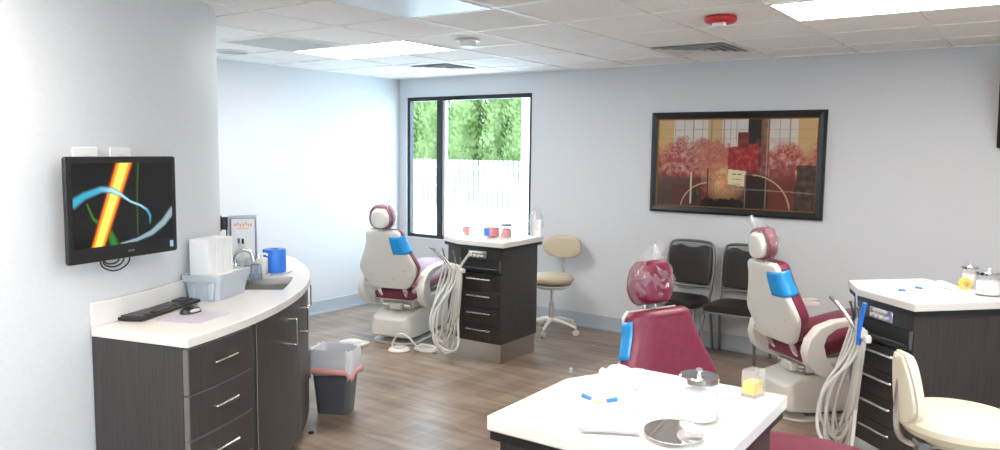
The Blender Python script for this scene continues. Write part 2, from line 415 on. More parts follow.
t = thing('smoke_detector', (2.53,-2.03,H), 0, 'small round white smoke detector on ceiling beside the left lit light', 'smoke detector')
MB().lathe([(.085,.0),(.085,-.008),(.075,-.012),(.0,-.012)],n=32).build('mount','lighttrim',t)
MB().lathe([(.058,-.01),(.056,-.03),(.045,-.045),(.0,-.047)],n=32).build('cover','white',t)
t = thing('fire_alarm', (4.31,-2.02,H), 0, 'round red fire alarm strobe on the ceiling', 'alarm')
MB().lathe([(.085,.0),(.09,-.010),(.086,-.025),(.072,-.034),(.0,-.036)],n=40).build('housing','red',t)
MB().box((.0,-.02,-.042),(.07,.035,.022)).build('strobe_lens','white',t,bevel=.006)

# ================================================================== PAINTING
PX0,PX1,PZ0,PZ1 = 3.005,4.444,1.134,1.987
pt = thing('framed_painting', ((PX0+PX1)/2,0,(PZ0+PZ1)/2), 0, 'large framed abstract painting in reds, cream and black on back wall', 'painting')
pw, ph = PX1-PX0, PZ1-PZ0
def lerp(a,b,t): return tuple(a[i]*(1-t)+b[i]*t for i in range(3))
def sm(a,b,x):
    t = max(0,min(1,(x-a)/(b-a))) if b!=a else float(x>a); return t*t*(3-2*t)
def nz(x,y,s,o=0): return noise.noise(Vector((x*s,y*s,o)))
def art(u, v):
    "u 0..1 left to right, v 0..1 bottom to top (display colours)"
    n1 = nz(u*1.7,v,6,1); n2 = nz(u*1.7,v,18,2); n3 = nz(u*1.7,v,45,3)
    c = (.84,.80,.76)
    top = 1-v
    # ochre blocks at the top
    for a,b_,cc in ((0,.11,(.80,.62,.32)),(.335,.43,(.78,.62,.38)),(.885,1,(.80,.62,.34))):
        if a<=u<=b_: c = lerp(c,cc,.85)
    for xx in (.12,.18,.24,.30,.36,.44,.48,.52,.78,.84):
        if abs(u-xx)<.0025: c = lerp(c,(.45,.38,.34),.6)
    for yy in (.12,.22): 
        if abs(top-yy-.006*n1)<.004: c = lerp(c,(.6,.5,.42),.5)
    if .59<u<.67 : c = (.13,.12,.13)
    if .67<u<.72 and top<.45: c = lerp((.45,.28,.20),(.62,.45,.30),.5+n2)
    # red cloud band
    band = sm(.22,.42,top+.14*n1+.08*n2)
    red = lerp((.60,.16,.14),(.80,.56,.50),max(0,min(1,.42+1.1*n2+.5*n3)))
    if .59<u<.72: red = lerp(red,(.30,.10,.10),.5)
    c = lerp(c,red,band*(.88 if top<.62 else 1))
    # blossoms of pink white
    for (bx_,by_,br_) in ((.10,.36,.06),(.17,.27,.05),(.24,.33,.06),(.32,.3,.05),(.40,.34,.07),(.80,.36,.05),(.86,.34,.05)):
        d = math.hypot((u-bx_)*1.0,(top-by_)*.6)/br_+.5*n2
        if d<1: c = lerp(c,(.78,.48,.42) if n3>0 else (.62,.22,.18),.75*(1-d)+.2)
    # lower dark ground
    low = sm(.58,.74,top+.10*n1+.05*n2)
    dark = lerp((.20,.15,.13),(.44,.18,.13),max(0,min(1,.4+1.3*n1+.4*n2)))
    if u<.24: dark = lerp(dark,(.34,.28,.25),.6)
    c = lerp(c,dark,low)
    if .10<u<.22 and top>.74: c = lerp(c,(.36,.18,.14),.8)
    if .73<u<.88 and .55<top: c = lerp(c,(.50,.18,.14),.65)
    if .89<u and top>.5: c = lerp((.20,.15,.13),(.36,.25,.2),.5+n2)
    # warm centre glow
    d = math.hypot((u-.44)*1.6,(top-.72)*1.0)/.24+.35*n1+.3*n2
    if d<1: c = lerp(c,(.80,.52,.34) if n2<.05 else (.86,.70,.44),.9*(1-d)+.3 if d<.9 else .3)
    d = math.hypot((u-.38)*1.4,(top-.42))/.17+.4*n2
    if d<1: c = lerp(c,(.76,.42,.32),.6)
    # red drape and cream label
    if .47<u<.66 and .30<top+.25*(u-.55)<.60: c = lerp((.62,.10,.11),(.75,.30,.27),max(0,min(1,.25+n2+.6*n3)))
    if .53<u<.60 and .15<top<.32: c = lerp((.55,.20,.15),(.42,.14,.1),.5+n2)
    tt = top-.35*(u-.48)*0-.10*math.sin((u-.47)*9)
    if .475<u<.585 and .56<top-.18*(u-.47)<.73:
        c = (.90,.84,.66)
        if abs(((top*55)%3)-1)<.3 and .5<u<.56 and n3>-.3: c = (.45,.35,.28)
    # black foot and arcs
    if .30<u<.58 and top>.90+.04*n2: c = (.06,.04,.04)
    if .58<u<.72 and top>.62: c = lerp(c,(.12,.09,.09),.8)
    for (cx_,cy_,rr_) in ((.36,1.05,.33),(.62,1.02,.40)):
        dd = math.hypot((u-cx_)*1.7,(top-cy_))
        if abs(dd-rr_)<.006 and top<.99 and (u<cx_ if cx_<.5 else u>cx_): c = (.82,.68,.50)
    if abs(u-.235)<.006 and .60<top<.97: c = (.82,.72,.6)
    if abs(u-.585)<.003 and top>.6: c = (.75,.55,.42)
    if abs(u-.71)<.003: c = lerp(c,(.75,.6,.5),.7)
    if abs(u-.345)<.003 and top>.55: c = (.10,.08,.08)
    d = .82+.03*math.sin(u*6)
    if abs(top-d+.35*(u-.85)**2)<.007 and u>.5: c = lerp(c,(.65,.60,.56),.6)
    return lerp(c,(sum(c)/3,)*3,.16)
def lin(c, k=1.0): return tuple(k*max(0,x)**2.2 for x in c)
def picture(fn, w_, h_, nu, nv, name, m, parent, xf, k=1.0):
    b = MB(); lay = b.b.verts.layers.float_color.new('pic')
    g = b.grid(lambda a,c_: xf((a-.5)*w_, (c_-.5)*h_), nu, nv)
    for i in range(nu+1):
        for j in range(nv+1): g[i][j][lay] = (*lin(fn(i/nu, j/nv), k), 1)
    return b.build(name, m, parent, smooth_=False)
MT['art'] = vcol('abstract_painting', .35)
picture(art, pw-.12, ph-.12, 260, 150, 'canvas', 'art', pt, lambda a,c_: (a, -.022, c_), .82)
def frame_ring(wd, ht, t, y0, y1, ys=None):
    b = MB(); k = [(-1,-1),(1,-1),(1,1),(-1,1)]
    o_ = [(sx*wd/2,sz*ht/2) for sx,sz in k]; i_ = [(sx*(wd/2-t),sz*(ht/2-t)) for sx,sz in k]; m_ = [(sx*(wd/2-t*.35),sz*(ht/2-t*.35)) for sx,sz in k]
    rings = [[b.b.verts.new((x,y,z)) for x,z in r] for r,y in ((o_,y0),(o_,(y0*.4+y1*.6)),(m_,y1),(i_,ys if ys is not None else y1*.6),(i_,y0))]
    for a,c_ in zip(rings,rings[1:]+rings[:1]):
        for e in range(4): b.b.faces.new((a[e],a[(e+1)%4],c_[(e+1)%4],c_[e]))
    return b
frame_ring(pw, ph, .058, -.001, -.045, -.03).build('frame', 'black', pt, smooth_=False, bevel=.002)
frame_ring(pw-.11, ph-.11, .012, -.018, -.034).build('inner_rim', 'gold', pt, smooth_=False)

# television at the right edge of the back wall
tv = thing('wall_television', (5.555+.45,-.12,1.98), 0, 'dark television cut off by the right edge of the photo, high on back wall', 'television')
fx = lambda v_: Matrix.Rotation(R(20),4,'X') @ Vector(v_)
b = MB(); b.box((0,0,0),(.92,.04,.58),rx=R(20)); b.build('casing','black',tv,bevel=.006)
b = MB(); b.box(fx((0,-.0215,.01)),(.87,.003,.52),rx=R(20)); b.build('screen','blackmatte',tv)
MB().box((0,.06,0),(.12,.08,.12)).build('bracket','black',tv)

# ================================================================== CURVED COUNTER UNIT
A0, A1 = 15.1, 72.0
def pol(r, a, z=0): return (CC[0]+r*math.cos(R(a)), CC[1]+r*math.sin(R(a)), z)
def thing_w(name, label, cat, group=None): return thing(name, (0,0,0), 0, label, cat, group)
cab = thing('counter_cabinet', pol(2.36,40,0), 0, 'dark wood curved cabinet with drawers and doors along rounded wall', 'cabinet')
CO = Vector(cab.location)
def cl(p): return tuple(Vector(p)-CO)
CCl = (CC[0]-CO.x, CC[1]-CO.y)
b = MB()
b.polar(CCl, 2.156, 2.625, A0, A0+.42, .10, .858, 2); b.polar(CCl, 2.156, 2.625, A1-.42, A1, .10, .858, 2)
b.polar(CCl, 2.61, 2.625, A0+.42, A1-.42, .10, .858, 50); b.polar(CCl, 2.156, 2.61, A0+.42, A1-.42, .10, .118, 50)
b.build('carcass', 'wood', cab, bevel=.001)
b = MB(); b.polar(CCl, 2.17, 2.56, A0+.2, A1-.2, 0, .10, 50); b.build('toe_kick','black',cab)
def bar_handle(b, p, q, n_, r=.0045, out=.028):
    "D shaped bar from p to q standing off along n_"
    p=Vector(p); q=Vector(q); n_=Vector(n_)
    b.tube([p, p+n_*out*.8, p+n_*out+(q-p)*.03, (p+q)/2+n_*out, q+n_*out-(q-p)*.03, q+n_*out*.8, q], r, 8, 4)
dz = [(.666,.852),(.480,.662),(.294,.476),(.108,.290)]
for z0,z1 in dz:
    b = MB(); b.polar(CCl, 2.626, 2.645, A0+.25, 24.5, z0, z1, 12); d = b.build('drawer','wood',cab,bevel=.0012)
    b = MB(); b.polar(CCl, 2.6255, 2.6462, A0+.25, 24.5, z1-.003, z1+.0005, 12); b.polar(CCl,2.6255,2.6462,A0+.05,A0+.25,z0,z1,2); b.build('edge_band','edge',d)
    b = MB(); zc = z0+.105; p = Vector(cl(pol(2.645,18.2,zc))); q = Vector(cl(pol(2.645,21.3,zc))); a = R(20.2)
    bar_handle(b,p,q,(math.cos(a),math.sin(a),0)); b.build('handle','nickel',d)
for (a0,a1,ha) in ((25.6,38.0,34.6),(39.0,53.5,40.4),(54.0,71.5,56.0)):
    b = MB(); b.polar(CCl, 2.626, 2.645, a0, a1, .108, .852, 14); d = b.build('door','wood',cab,bevel=.0012)
    b = MB(); b.polar(CCl, 2.6255, 2.6462, a0-.1, a0+.05, .108, .852, 2); b.build('edge_band','nickel' if a0<26 else 'edge',d)
    b = MB(); a = R(ha); bar_handle(b, cl(pol(2.645,ha,.655)), cl(pol(2.645,ha,.785)), (math.cos(a),math.sin(a),0), .005, .034); b.build('handle','nickel',d)
# countertop with sink hole
SA0,SA1,SR0,SR1 = 38.6,48.0,2.315,2.575
SR1 = 2.56
ct = thing('countertop', pol(2.4,40,.86), 0, 'white quartz countertop with curved front edge and inset sink', 'countertop')
CO2 = Vector(ct.location); C2 = (CC[0]-CO2.x, CC[1]-CO2.y)
b = MB()
z0,z1 = 0.0,.04
b.polar(C2, 2.156, 2.658, A0-.12, SA0, z0, z1, 24)
b.polar(C2, 2.156, SR0, SA0, SA1, z0, z1, 12); b.polar(C2, SR1, 2.658, SA0, SA1, z0, z1, 12)
b.polar(C2, 2.156, 2.658, SA1, A1+.6, z0, z1, 28)
bmesh.ops.remove_doubles(b.b, verts=b.b.verts, dist=1e-5)
ff = [f for f in b.b.faces if f.calc_area() > 0]
# remove interior faces shared by pieces
seen = {}
for f in b.b.faces: seen.setdefault(frozenset(v.index for v in f.verts), []).append(f)
b.build('slab','quartz',ct,bevel=.004)
b = MB(); b.polar(C2, 2.151, 2.172, A0-.12, A1+.6, .0405, .14, 60); b.build('backsplash','quartz',ct,bevel=.003)
b = MB(); 
for (r0,r1,a0,a1,q0,q1) in ((SR0-.004,SR0+.0,SA0,SA1,-.15,.035),(SR1,SR1+.004,SA0,SA1,-.15,.035)): b.polar(C2,r0,r1,a0,a1,q0,q1,12)
b.polar(C2,SR0-.004,SR1+.004,SA0-.1,SA0,-.15,.035,1); b.polar(C2,SR0-.004,SR1+.004,SA1,SA1+.1,-.15,.035,1)
b.polar(C2,SR0-.004,SR1+.004,SA0-.1,SA1+.1,-.155,-.15,12)
b.build('sink_basin','steel',ct)
MB().cyl(Vector(pol(2.44,42.5,.712))-CO2, Vector(pol(2.44,42.5,.716))-CO2, .035, n=20).build('sink_drain','chrome',ct)

# faucet
def on_counter(r,a): return pol(r,a,.90)
fa = thing('sink_faucet', on_counter(2.235,47.5), R(42.5), 'chrome gooseneck faucet with lever behind the small sink', 'faucet')
MB().cyl((0,0,0),(0,0,.02),.028,.024).cyl((0,0,.02),(0,0,.07),.016).build('base','chrome',fa)
MB().tube([(0,0,.06),(0,0,.11),(.02,0,.15),(.06,0,.165),(.10,0,.15),(.115,0,.10)],.0115,12,6).build('spout','chrome',fa)
for s_ in (-1,1):
    h = MB().cyl((0,s_*.075,0),(0,s_*.075,.045),.015,.013).build('tap','chrome',fa)
    MB().tube([(0,s_*.075,.045),(0,s_*.075,.07),(-.005,s_*.08,.10)],.008,8,4).cyl((-.03,s_*.075,.055),(.03,s_*.075,.055),.006).build('lever','chrome',h)
# paper form holder
fh = thing('brochure_holder', (on_counter(2.235,53.2)[0]+.03,on_counter(2.235,53.2)[1]+.035,.90), R(57), 'upright grey acrylic holder with printed white card against rounded wall', 'brochure holder')
b = MB(); b.box((0,.05,.165),(.15,.006,.33)); b.box((-.074,.02,.155),(.004,.07,.31)); b.box((.074,.02,.12),(.004,.07,.24)); b.box((0,.02,.003),(.15,.07,.006)); b.box((0,-.014,.05),(.15,.004,.09))
b.build('holder_body','acrylic',fh,smooth_=False)
MB().box((-.0,.058,.17),(.16,.006,.34)).box((-.083,.03,.17),(.006,.06,.34)).build('back_plate','vinylwin',fh,smooth_=False)
b = MB(); b.box((0,.036,.18),(.142,.012,.29)); cdv = b.build('printed_card','paper',fh,smooth_=False)
b = MB()
for (x,z,dx,dz_) in ((0,.323,.142,.004),(0,.037,.142,.004),(-.069,.18,.004,.29),(.069,.18,.004,.29)): b.box((x,.029,z),(dx,.002,dz_))
b.build('card_border','purple',cdv,smooth_=False)
b = MB()
for k_ in range(7): b.box((-.045+k_*.015,.029,.285+.006*math.sin(k_*2)),(.009,.002,.018))
for k_ in range(6): b.box((-.03+k_*.012,.029,.262),(.007,.002,.007))
b.build('card_print','orange',cdv,smooth_=False)
# black outlet plug on the rounded wall
pg = thing('power_plug', pol(2.151,55.5,1.19), R(55.5), 'black power plug and cord at the edge of the rounded wall', 'plug')
MB().box((.004,0,0),(.008,.06,.09)).build('outlet_plate','black',pg,bevel=.002)
MB().box((.033,-.005,.0),(.05,.045,.075)).build('plug_body','black',pg,bevel=.005)
MB().tube([(.03,0,-.005),(.035,0,-.05),(.03,.0,-.12),(.03,-.01,-.15)],.004,8,5).build('cord','black',pg)
# toothbrush cup (clear) with brushes, grey tumbler, soap, roll
tb = thing('toothbrush_model', on_counter(2.27,52.2), 0, 'pair of thin display toothbrushes standing behind the faucet', 'toothbrush')
MB().lathe([(.026,0),(.03,.08),(.028,.08),(.024,.004),(.0,.004)]).build('cup','acrylic',tb)
for s_ in (-1,1):
    q = MB().tube([(s_*.005,0,.01),(s_*.014,.002,.12),(s_*.018,.003,.20)],.004,8,4).build('brush','white',tb)
    MB().box((s_*.018,-.005,.195),(.008,.01,.03)).build('bristles','purple' if s_<0 else 'black',q)
cu = thing('pump_cup', on_counter(2.36,46.9), 0, 'small grey-blue tapered cup beside the sink', 'cup')
MB().lathe([(.036,0),(.038,.004),(.027,.085),(.025,.085),(.034,.006),(.0,.006)],n=28).build('body',mat('smoky_blue',(.25,.31,.38),.25),cu)
b = MB()
for k_ in range(6): a=k_*PI/3; b.box((.032*math.cos(a),.032*math.sin(a),.045),(.003,.006,.07),rz=a)
b.build('rib','tub',cu)
so = thing('soap_dispenser', on_counter(2.385,49.6), R(40), 'white boxy soap dispenser between grey cup and blue roll', 'soap dispenser')
MB().prism(rrect(.06,.085,.015),0.01,.105).build('body','shell2',so,bevel=.012,seg=3)
MB().prism(rrect(.085,.105,.03),0,.012).build('foot','shell',so,bevel=.004)
MB().cyl((0,0,.1),(0,0,.125),.008).tube([(0,0,.125),(.02,0,.13),(.035,0,.12)],.006,8,4).build('pump','white',so)
ro = thing('film_roll', on_counter(2.455,52.3), 0, 'roll of bright blue barrier film at the far end of counter', 'film roll')
MB().lathe([(.066,.006),(.068,.01),(.068,.138),(.066,.142),(.03,.142),(.028,.138),(.028,.01),(.03,.006)],n=48).build('roll','blueplastic',ro)
MB().lathe([(.028,.008),(.028,.121),(.024,.121),(.024,.008)],n=32).build('core','cork',ro)
MB().box((.03,-.01,.003),(.14,.13,.004),rz=.5).build('base_tray','tub',ro,bevel=.001)

# keyboard, mouse, pad
kb = thing('computer_keyboard', (2.605,-4.39,.90), R(115.5), 'black computer keyboard on the counter under the monitor', 'keyboard')
MB().prism([(-.225,-.075),(.225,-.075),(.232,.0),(.225,.078),(-.225,.078),(-.232,.0)],0.002,.016).build('body','black',kb,bevel=.004)
MT['keys'] = mat('key_caps',(.05,.05,.055),.35)
b = MB()
rows=[(.058,13,.0295),(.030,14,.0275),(.009,14,.0275),(-.012,13,.0295),(-.033,12,.032)]
for y,n_,st in rows:
    for k_ in range(n_): b.box((-.215+.0135+k_*st*.82,y,.0185),(st*.82-.004,.0165,.007),taper=1.15)
for k_ in range(7): b.box((-.2+k_*.048+(.05 if k_>3 else 0)*.3,-.056,.0185),(.02 if k_!=3 else .11,.0165,.007))
for i in range(4):
    for j in range(5): b.box((.145+i*.0215,.058-j*.0215,.0185),(.0175,.0165,.007),taper=1.15)
b.build('keys','keys',kb,smooth_=False)
pd = thing('mouse_pad', (2.845,-4.365,.90), R(106), 'thin pale lilac mouse pad on the counter beside keyboard', 'mouse pad')
MB().prism(rrect(.235,.205,.008),0,.003).build('sheet','lav',pd)
pd.rotation_euler.z = R(109)
mo = thing('computer_mouse', (2.765,-4.33,.9035), R(100), 'black computer mouse on the lilac pad', 'mouse')
b = MB(); b.sphere((0,0,0),1,(.055,.032,.034),24); 
for v in b.b.verts:
    if v.co.z<0: v.co.z=0
bmesh.ops.remove_doubles(b.b, verts=b.b.verts, dist=1e-5)
b.build('shell','black',mo)
MB().cyl((.03,-.003,.027),(.03,.003,.027),.008,n=16).build('scroll_wheel','gunmetal',mo)
MB().sphere((.0,-.028,.012),1,(.03,.006,.008),14).build('side_grip','vinylwin',mo)

# grey tub and paper towels
tbx = thing('storage_tub', (2.49,-4.003,.90), R(116), 'open pale grey plastic tub on counter holding paper towels', 'tub')
def tubpoly(w_,d_): return rrect(w_,d_,.02)
b = MB()
outer = [(tubpoly(.27,.16),.0),(tubpoly(.295,.185),.09),(tubpoly(.315,.205),.092),(tubpoly(.32,.21),.125),(tubpoly(.30,.19),.125),(tubpoly(.27,.162),.006)]
rings = [[b.b.verts.new((x,y,z)) for x,y in pl] for pl,z in outer]
for a,c_ in zip(rings,rings[1:]):
    n_=len(a)
    for e in range(n_): b.b.faces.new((a[e],a[(e+1)%n_],c_[(e+1)%n_],c_[e]))
b.b.faces.new(rings[0][::-1]); b.b.faces.new(rings[-1]); b.build('body','tub',tbx)
for x_ in (-.148,.148):
    for s_ in (-1,1): MB().box((x_,s_*.05,.047),(.012,.03,.088)).build('rib','tub',tbx,bevel=.004)
def towels(w_,d_,h_,n_,seed):
    random.seed(seed); b = MB(); st = w_/n_
    for k_ in range(n_):
        b.box((-w_/2+st*(k_+.5), random.uniform(-.0015,.0015), h_/2+random.uniform(-.0012,.0012)), (st*.97, d_+random.uniform(-.003,.003), h_), rz=random.uniform(-.006,.006))
    return b
t = thing('paper_towel_stack', (2.415,-3.985,.912), R(116), 'tall stack of white folded paper towels standing in the grey tub', 'paper towels')
towels(.115,.10,.28,24,2).build('towels','paper',t,smooth_=False,loc=(-.058,.0,0))
towels(.115,.10,.275,24,5).build('towels','paper',t,smooth_=False,loc=(.062,.0,0))
t.location = (2.449,-4.005,.912)
t2 = thing('paper_napkin', (2.50,-4.03,.915), R(116), 'low white folded napkin lying in the front of grey tub', 'napkin')
t2.location=(2.528,-3.977,.912)
MB().grid(lambda a,c_: ((a-.5)*.26,(c_-.5)*.035,.11+.006*math.sin(a*11)+.004*math.sin(c_*7)),20,4); 
b = MB(); b.grid(lambda a,c_: ((a-.5)*.25,(c_-.5)*.045,.102+.005*math.sin(a*11)+.003*math.sin(c_*7)),24,5); b.build('sheet','paper',t2,solid=.012)

# monitor with loops of cable
mn = thing('computer_monitor', (0,0,0), 0, 'black wall-mounted computer monitor with colourful ribbons on its screen', 'monitor')
BL = Vector((2.862,-4.895,1.184)); BR = Vector((2.736,-4.367,1.19))
dx = (BR-BL).normalized(); W_ = (BR-BL).length; HT = .415
nrm = Vector((dx.y,-dx.x,0))
if nrm.dot(Vector(CAM)-BL) < 0: nrm = -nrm
ang = math.atan2(dx.y,dx.x)
mn.location = (BL+BR)/2; mn.rotation_euler = (0,0,ang)
# local: x along width (left->right), -y towards viewer
b = MB(); b.prism(rrect(W_,HT,.012,cy=HT/2),0,.018,f=lambda x,y,z:(x,z,y)); b.build('casing','black',mn,bevel=.004)
b = MB(); b.prism(rrect(W_*.82,HT*.75,.03,cy=HT*.5),.018,.05,f=lambda x,y,z:(x,z,y)); b.build('back_cover','blackmatte',mn,bevel=.012)
MB().box((0,.085,HT*.5),(.12,.07,.12)).build('wall_bracket','black',mn,bevel=.003)
def band(u,v,pts,wd):
    best=9; 
    for (a,c_) in zip(pts,pts[1:]):
        ax,ay,aw=a; bx_,by_,bw=c_; dx_=bx_-ax; dy_=by_-ay; L_=dx_*dx_+dy_*dy_
        t_=max(0,min(1,((u-ax)*dx_+(v-ay)*dy_)/L_)); d=math.hypot(u-ax-t_*dx_,v-ay-t_*dy_)/(aw+(bw-aw)*t_)
        best=min(best,d)
    return best
def screen(u,v):
    t = 1-v; x=u*1.5; 
    c=(.045,.045,.05)
    def add(c,k,a): return tuple(min(1,c[i]*(1-a)+k[i]*a) for i in range(3))
    # green thin stripe
    d=band(x,t,[(.96,0,.022),(.93,.35,.018),(.92,.9,.014)],1)
    if d<1: c=add(c,(.28,.50,.10),.8*(1-d*d))
    d=band(x,t,[(.19,.48,.014),(.27,.66,.02),(.40,.76,.04),(.50,.86,.06),(.56,1.0,.07)],1)
    if d<1: c=add(c,(.20,.62,.16),.85*(1-d*d*.6))
    # orange yellow beam
    ctr=.745-.42*t; hw=.155-.035*t; d=(x-ctr)/hw
    if abs(d)<1:
        k=(1,.96,.42) if abs(d)<.45 else ((.98,.62,.15) if abs(d)<.72 else (.75,.20,.05)); 
        c=add(c,k,1 if abs(d)<.8 else (1-abs(d))*5)
    # cyan ribbon
    d=band(x,t,[(0,.47,.075),(.15,.385,.06),(.40,.315,.05),(.55,.33,.045),(.68,.39,.03),(.82,.48,.02),(.98,.54,.02),(1.08,.60,.024),(1.13,.68,.022),(1.12,.78,.008)],1)
    if d<1: c=add(c,lerp((.25,.72,.85),(.75,.95,1),sm(.3,.6,x)*(1-sm(1.0,1.1,x))) if d<.5 else (.30,.62,.75),.95*(1-d**4))
    d=band(x,t,[(1.52,.62,.07),(1.35,.78,.065),(1.15,.90,.05),(.9,.97,.03),(.66,.99,.01)],1)
    if d<1: c=add(c,(.62,.72,.75) if d<.6 else (.42,.55,.58),.95*(1-d**4))
    return c
MT['screen'] = vcol('screen_image', .15, .42)
SW, SH = W_-.055, HT-.085
picture(screen, SW, SH, 190, 130, 'screen', 'screen', mn, lambda a,c_: (a,-.0015,HT/2+.017+c_))
MB().box((.02,-.002,.028),(.032,.003,.009)).build('brand_badge','gunmetal',mn)
MB().box((W_/2-.035,-.002,.035),(.016,.003,.026)).build('power_light',mat('pale_blue_sticker',(.35,.55,.75),.4),mn)
b = MB()
for k_,(dp,wd) in enumerate(((.055,.075),(.040,.055),(.028,.040))):
    b.tube([(-.09+(wd*-1)+.075,.05+.01*k_,.03),(-.09-wd*.85+.075,.05+.01*k_,-dp*.55),(-.015,.05+.01*k_,-dp),(-.015+wd*.85,.05+.01*k_,-dp*.55),(-.015+wd,.05+.01*k_,.03)],.0032,8,8)
b.build('cable','black',mn)
# blank plates above the monitor
for a,z in ((15.2,1.60),(20.1,1.60)):
    t = thing('wall_plate', pol(2.151,a,z), R(a), 'white wall plate behind the monitor top, '+('left one' if a<18 else 'right one'), 'wall plate')
    MB().prism(rrect(.12,.075,.006),0,.006,f=lambda x,y,z:(z,x,y)).build('plate','white',t,bevel=.002)
    MB().box((.0085,0,0),(.006,.03,.02)).build('jack','lighttrim',t,bevel=.002)
# ================================================================== TRASH CAN
tc_ = thing('waste_bin', (2.295,-3.045,0), R(28), 'dark slate waste bin with white liner beside the curved cabinet', 'waste bin')
def rp(w_,d_,r=.035): return rrect(w_,d_,r)
b = MB()
prof = [((.20,.145),0),((.205,.15),.005),((.27,.205),.40),((.262,.197),.40),((.20,.14),.01)]
rings = [[b.b.verts.new((x,y,z)) for x,y in rp(*s_)] for s_,z in prof]
for a,c_ in zip(rings,rings[1:]):
    for e in range(len(a)): b.b.faces.new((a[e],a[(e+1)%len(a)],c_[(e+1)%len(a)],c_[e]))
b.b.faces.new(rings[0][::-1]); b.b.faces.new(rings[-1]); b.build('body','can',tc_)
b = MB(); N_=len(rp(.2,.2)); lev=[(.285,.22,.245,.010),(.295,.232,.28,.012),(.290,.222,.33,.008),(.285,.218,.385,.005),(.272,.206,.412,.004),(.25,.185,.405,.004),(.235,.17,.33,.006),(.21,.15,.18,.006)]
rings=[]
for li,(w_,d_,z,am) in enumerate(lev):
    rings.append([b.b.verts.new((x*(1+am*6*noise.noise(Vector((x*14,y*14,li*.7)))),y*(1+am*6*noise.noise(Vector((x*14,y*14,li*.7+9)))),z+ (1.4*am)*math.sin(e*1.7+li) + (.02*math.sin(e*.5) if li<2 else 0))) for e,(x,y) in enumerate(rrect(w_,d_,.045,9))])
for a,c_ in zip(rings,rings[1:]):
    for e in range(len(a)): b.b.faces.new((a[e],a[(e+1)%len(a)],c_[(e+1)%len(a)],c_[e]))
b.build('liner','liner',tc_,solid=.001)
b = MB(); P_=[]
for e,(x,y) in enumerate(rrect(.305,.24,.045,9)): P_.append((x,y,.262+.02*math.sin(e*.5)))
n_=len(P_)
lo=[b.b.verts.new((x,y,z-.012)) for x,y,z in P_]; hi=[b.b.verts.new((x*.99,y*.99,z+.024)) for x,y,z in P_]
for e in range(n_): b.b.faces.new((lo[e],lo[(e+1)%n_],hi[(e+1)%n_],hi[e]))
b.build('drawstring','pink',tc_,solid=.002)
# small things on the floor
t = thing('floor_bumper', (2.475,-3.40,0), 0, 'tiny black rubber bumper on floor by the curved cabinet', 'bumper')
MB().lathe([(.016,0),(.018,.006),(.010,.014),(.0,.015)],n=16).build('rubber','black',t)
t = thing('plastic_cap', (3.04,-1.40,0), 0, 'small pale blue cap standing alone on the floor', 'cap')
MB().lathe([(.012,0),(.014,.01),(.012,.03),(.0,.032)],n=16).build('body','paleblue',t)
MB().lathe([(.0125,.028),(.012,.036),(.0,.038)],n=16).build('top','white',t)

# ================================================================== WORK ISLANDS
def island_poly(i=0.0, y1=.30):
    "outline inset by i"
    return [(-.33+i,-.18+i*.5),(-.09+i*.3,-.30+i),(.33-i,-.30+i),(.33-i,y1-i),(-.33+i,y1-i)]
def hpos(k): return (-.248+.052*k, -.262-.0225*k)
def make_island():
    t = thing('work_island', (0,0,0))
    MB().prism(island_poly(),.91,.95).build('countertop','quartz',t,bevel=.005,seg=3)
    MB().prism(island_poly(.008),.885,.9095).build('top_rim','black',t)
    MB().prism(island_poly(.035),.152,.8845).build('carcass','wood',t,bevel=.002)
    MB().prism(island_poly(.045),0,.150).build('plinth','steel',t,bevel=.002)
    yf = -.265
    # face panel (darker), plate, slot, drawers
    b = MB(); b.box((.105,yf-.006,.845),(.385,.012,.075)); b.build('fascia','wood2',t,bevel=.001)
    pl = MB().box((.08,yf-.016,.845),(.17,.008,.055)).build('control_plate','nickel',t,bevel=.002)
    b = MB()
    for k in range(4): b.cyl((.02+k*.035,yf-.03,.845-.01),(.02+k*.035,yf-.018,.845-.01),.008,n=12)
    b.box((.075,yf-.024,.862),(.09,.01,.008)); b.build('knob','white',pl)
    b = MB(); b.box((.105,yf-.003,.75),(.385,.006,.105)); b.build('slot_shade','blackmatte',t)  # flat black sheet, shade inside the open tray slot put into colour
    b = MB(); b.box((.105,yf-.018,.722),(.365,.055,.018)); b.box((.105,yf-.04,.733),(.365,.016,.022)); tr=b.build('pull_out_tray','black',t,bevel=.006,seg=3)
    for x_ in (-.08,.29): MB().box((x_,yf-.012,.76),(.010,.014,.09)).build('tray_bracket','gunmetal',t)
    for k in range(4):
        z1 = .690-.1335*k; z0 = z1-.130
        d = MB().box((.105,yf-.009,(z0+z1)/2),(.385,.018,z1-z0)).build('drawer','wood2',t,bevel=.0015)
        b = MB(); bar_handle(b,(.0,yf-.018,z1-.033),(.21,yf-.018,z1-.033),(0,-1,0),.0065,.03); b.build('handle','nickel',d)
    # hose holder in front of the chamfered corner
    ho = MB()
    ho.prism([(-.27,-.185),(-.10,-.27),(.02,-.35),(.01,-.378),(-.26,-.268),(-.275,-.245),(-.25,-.215)],.70,.732).build('holder_arm','shell2',t,bevel=.008,seg=3)
    for k in range(5):
        x, y = hpos(k)
        MB().box((x,y,.735),(.030,.034,.045),rz=-.45).build('cradle','shell2',t,bevel=.006)
    return t, yf
isl, yf = make_island()
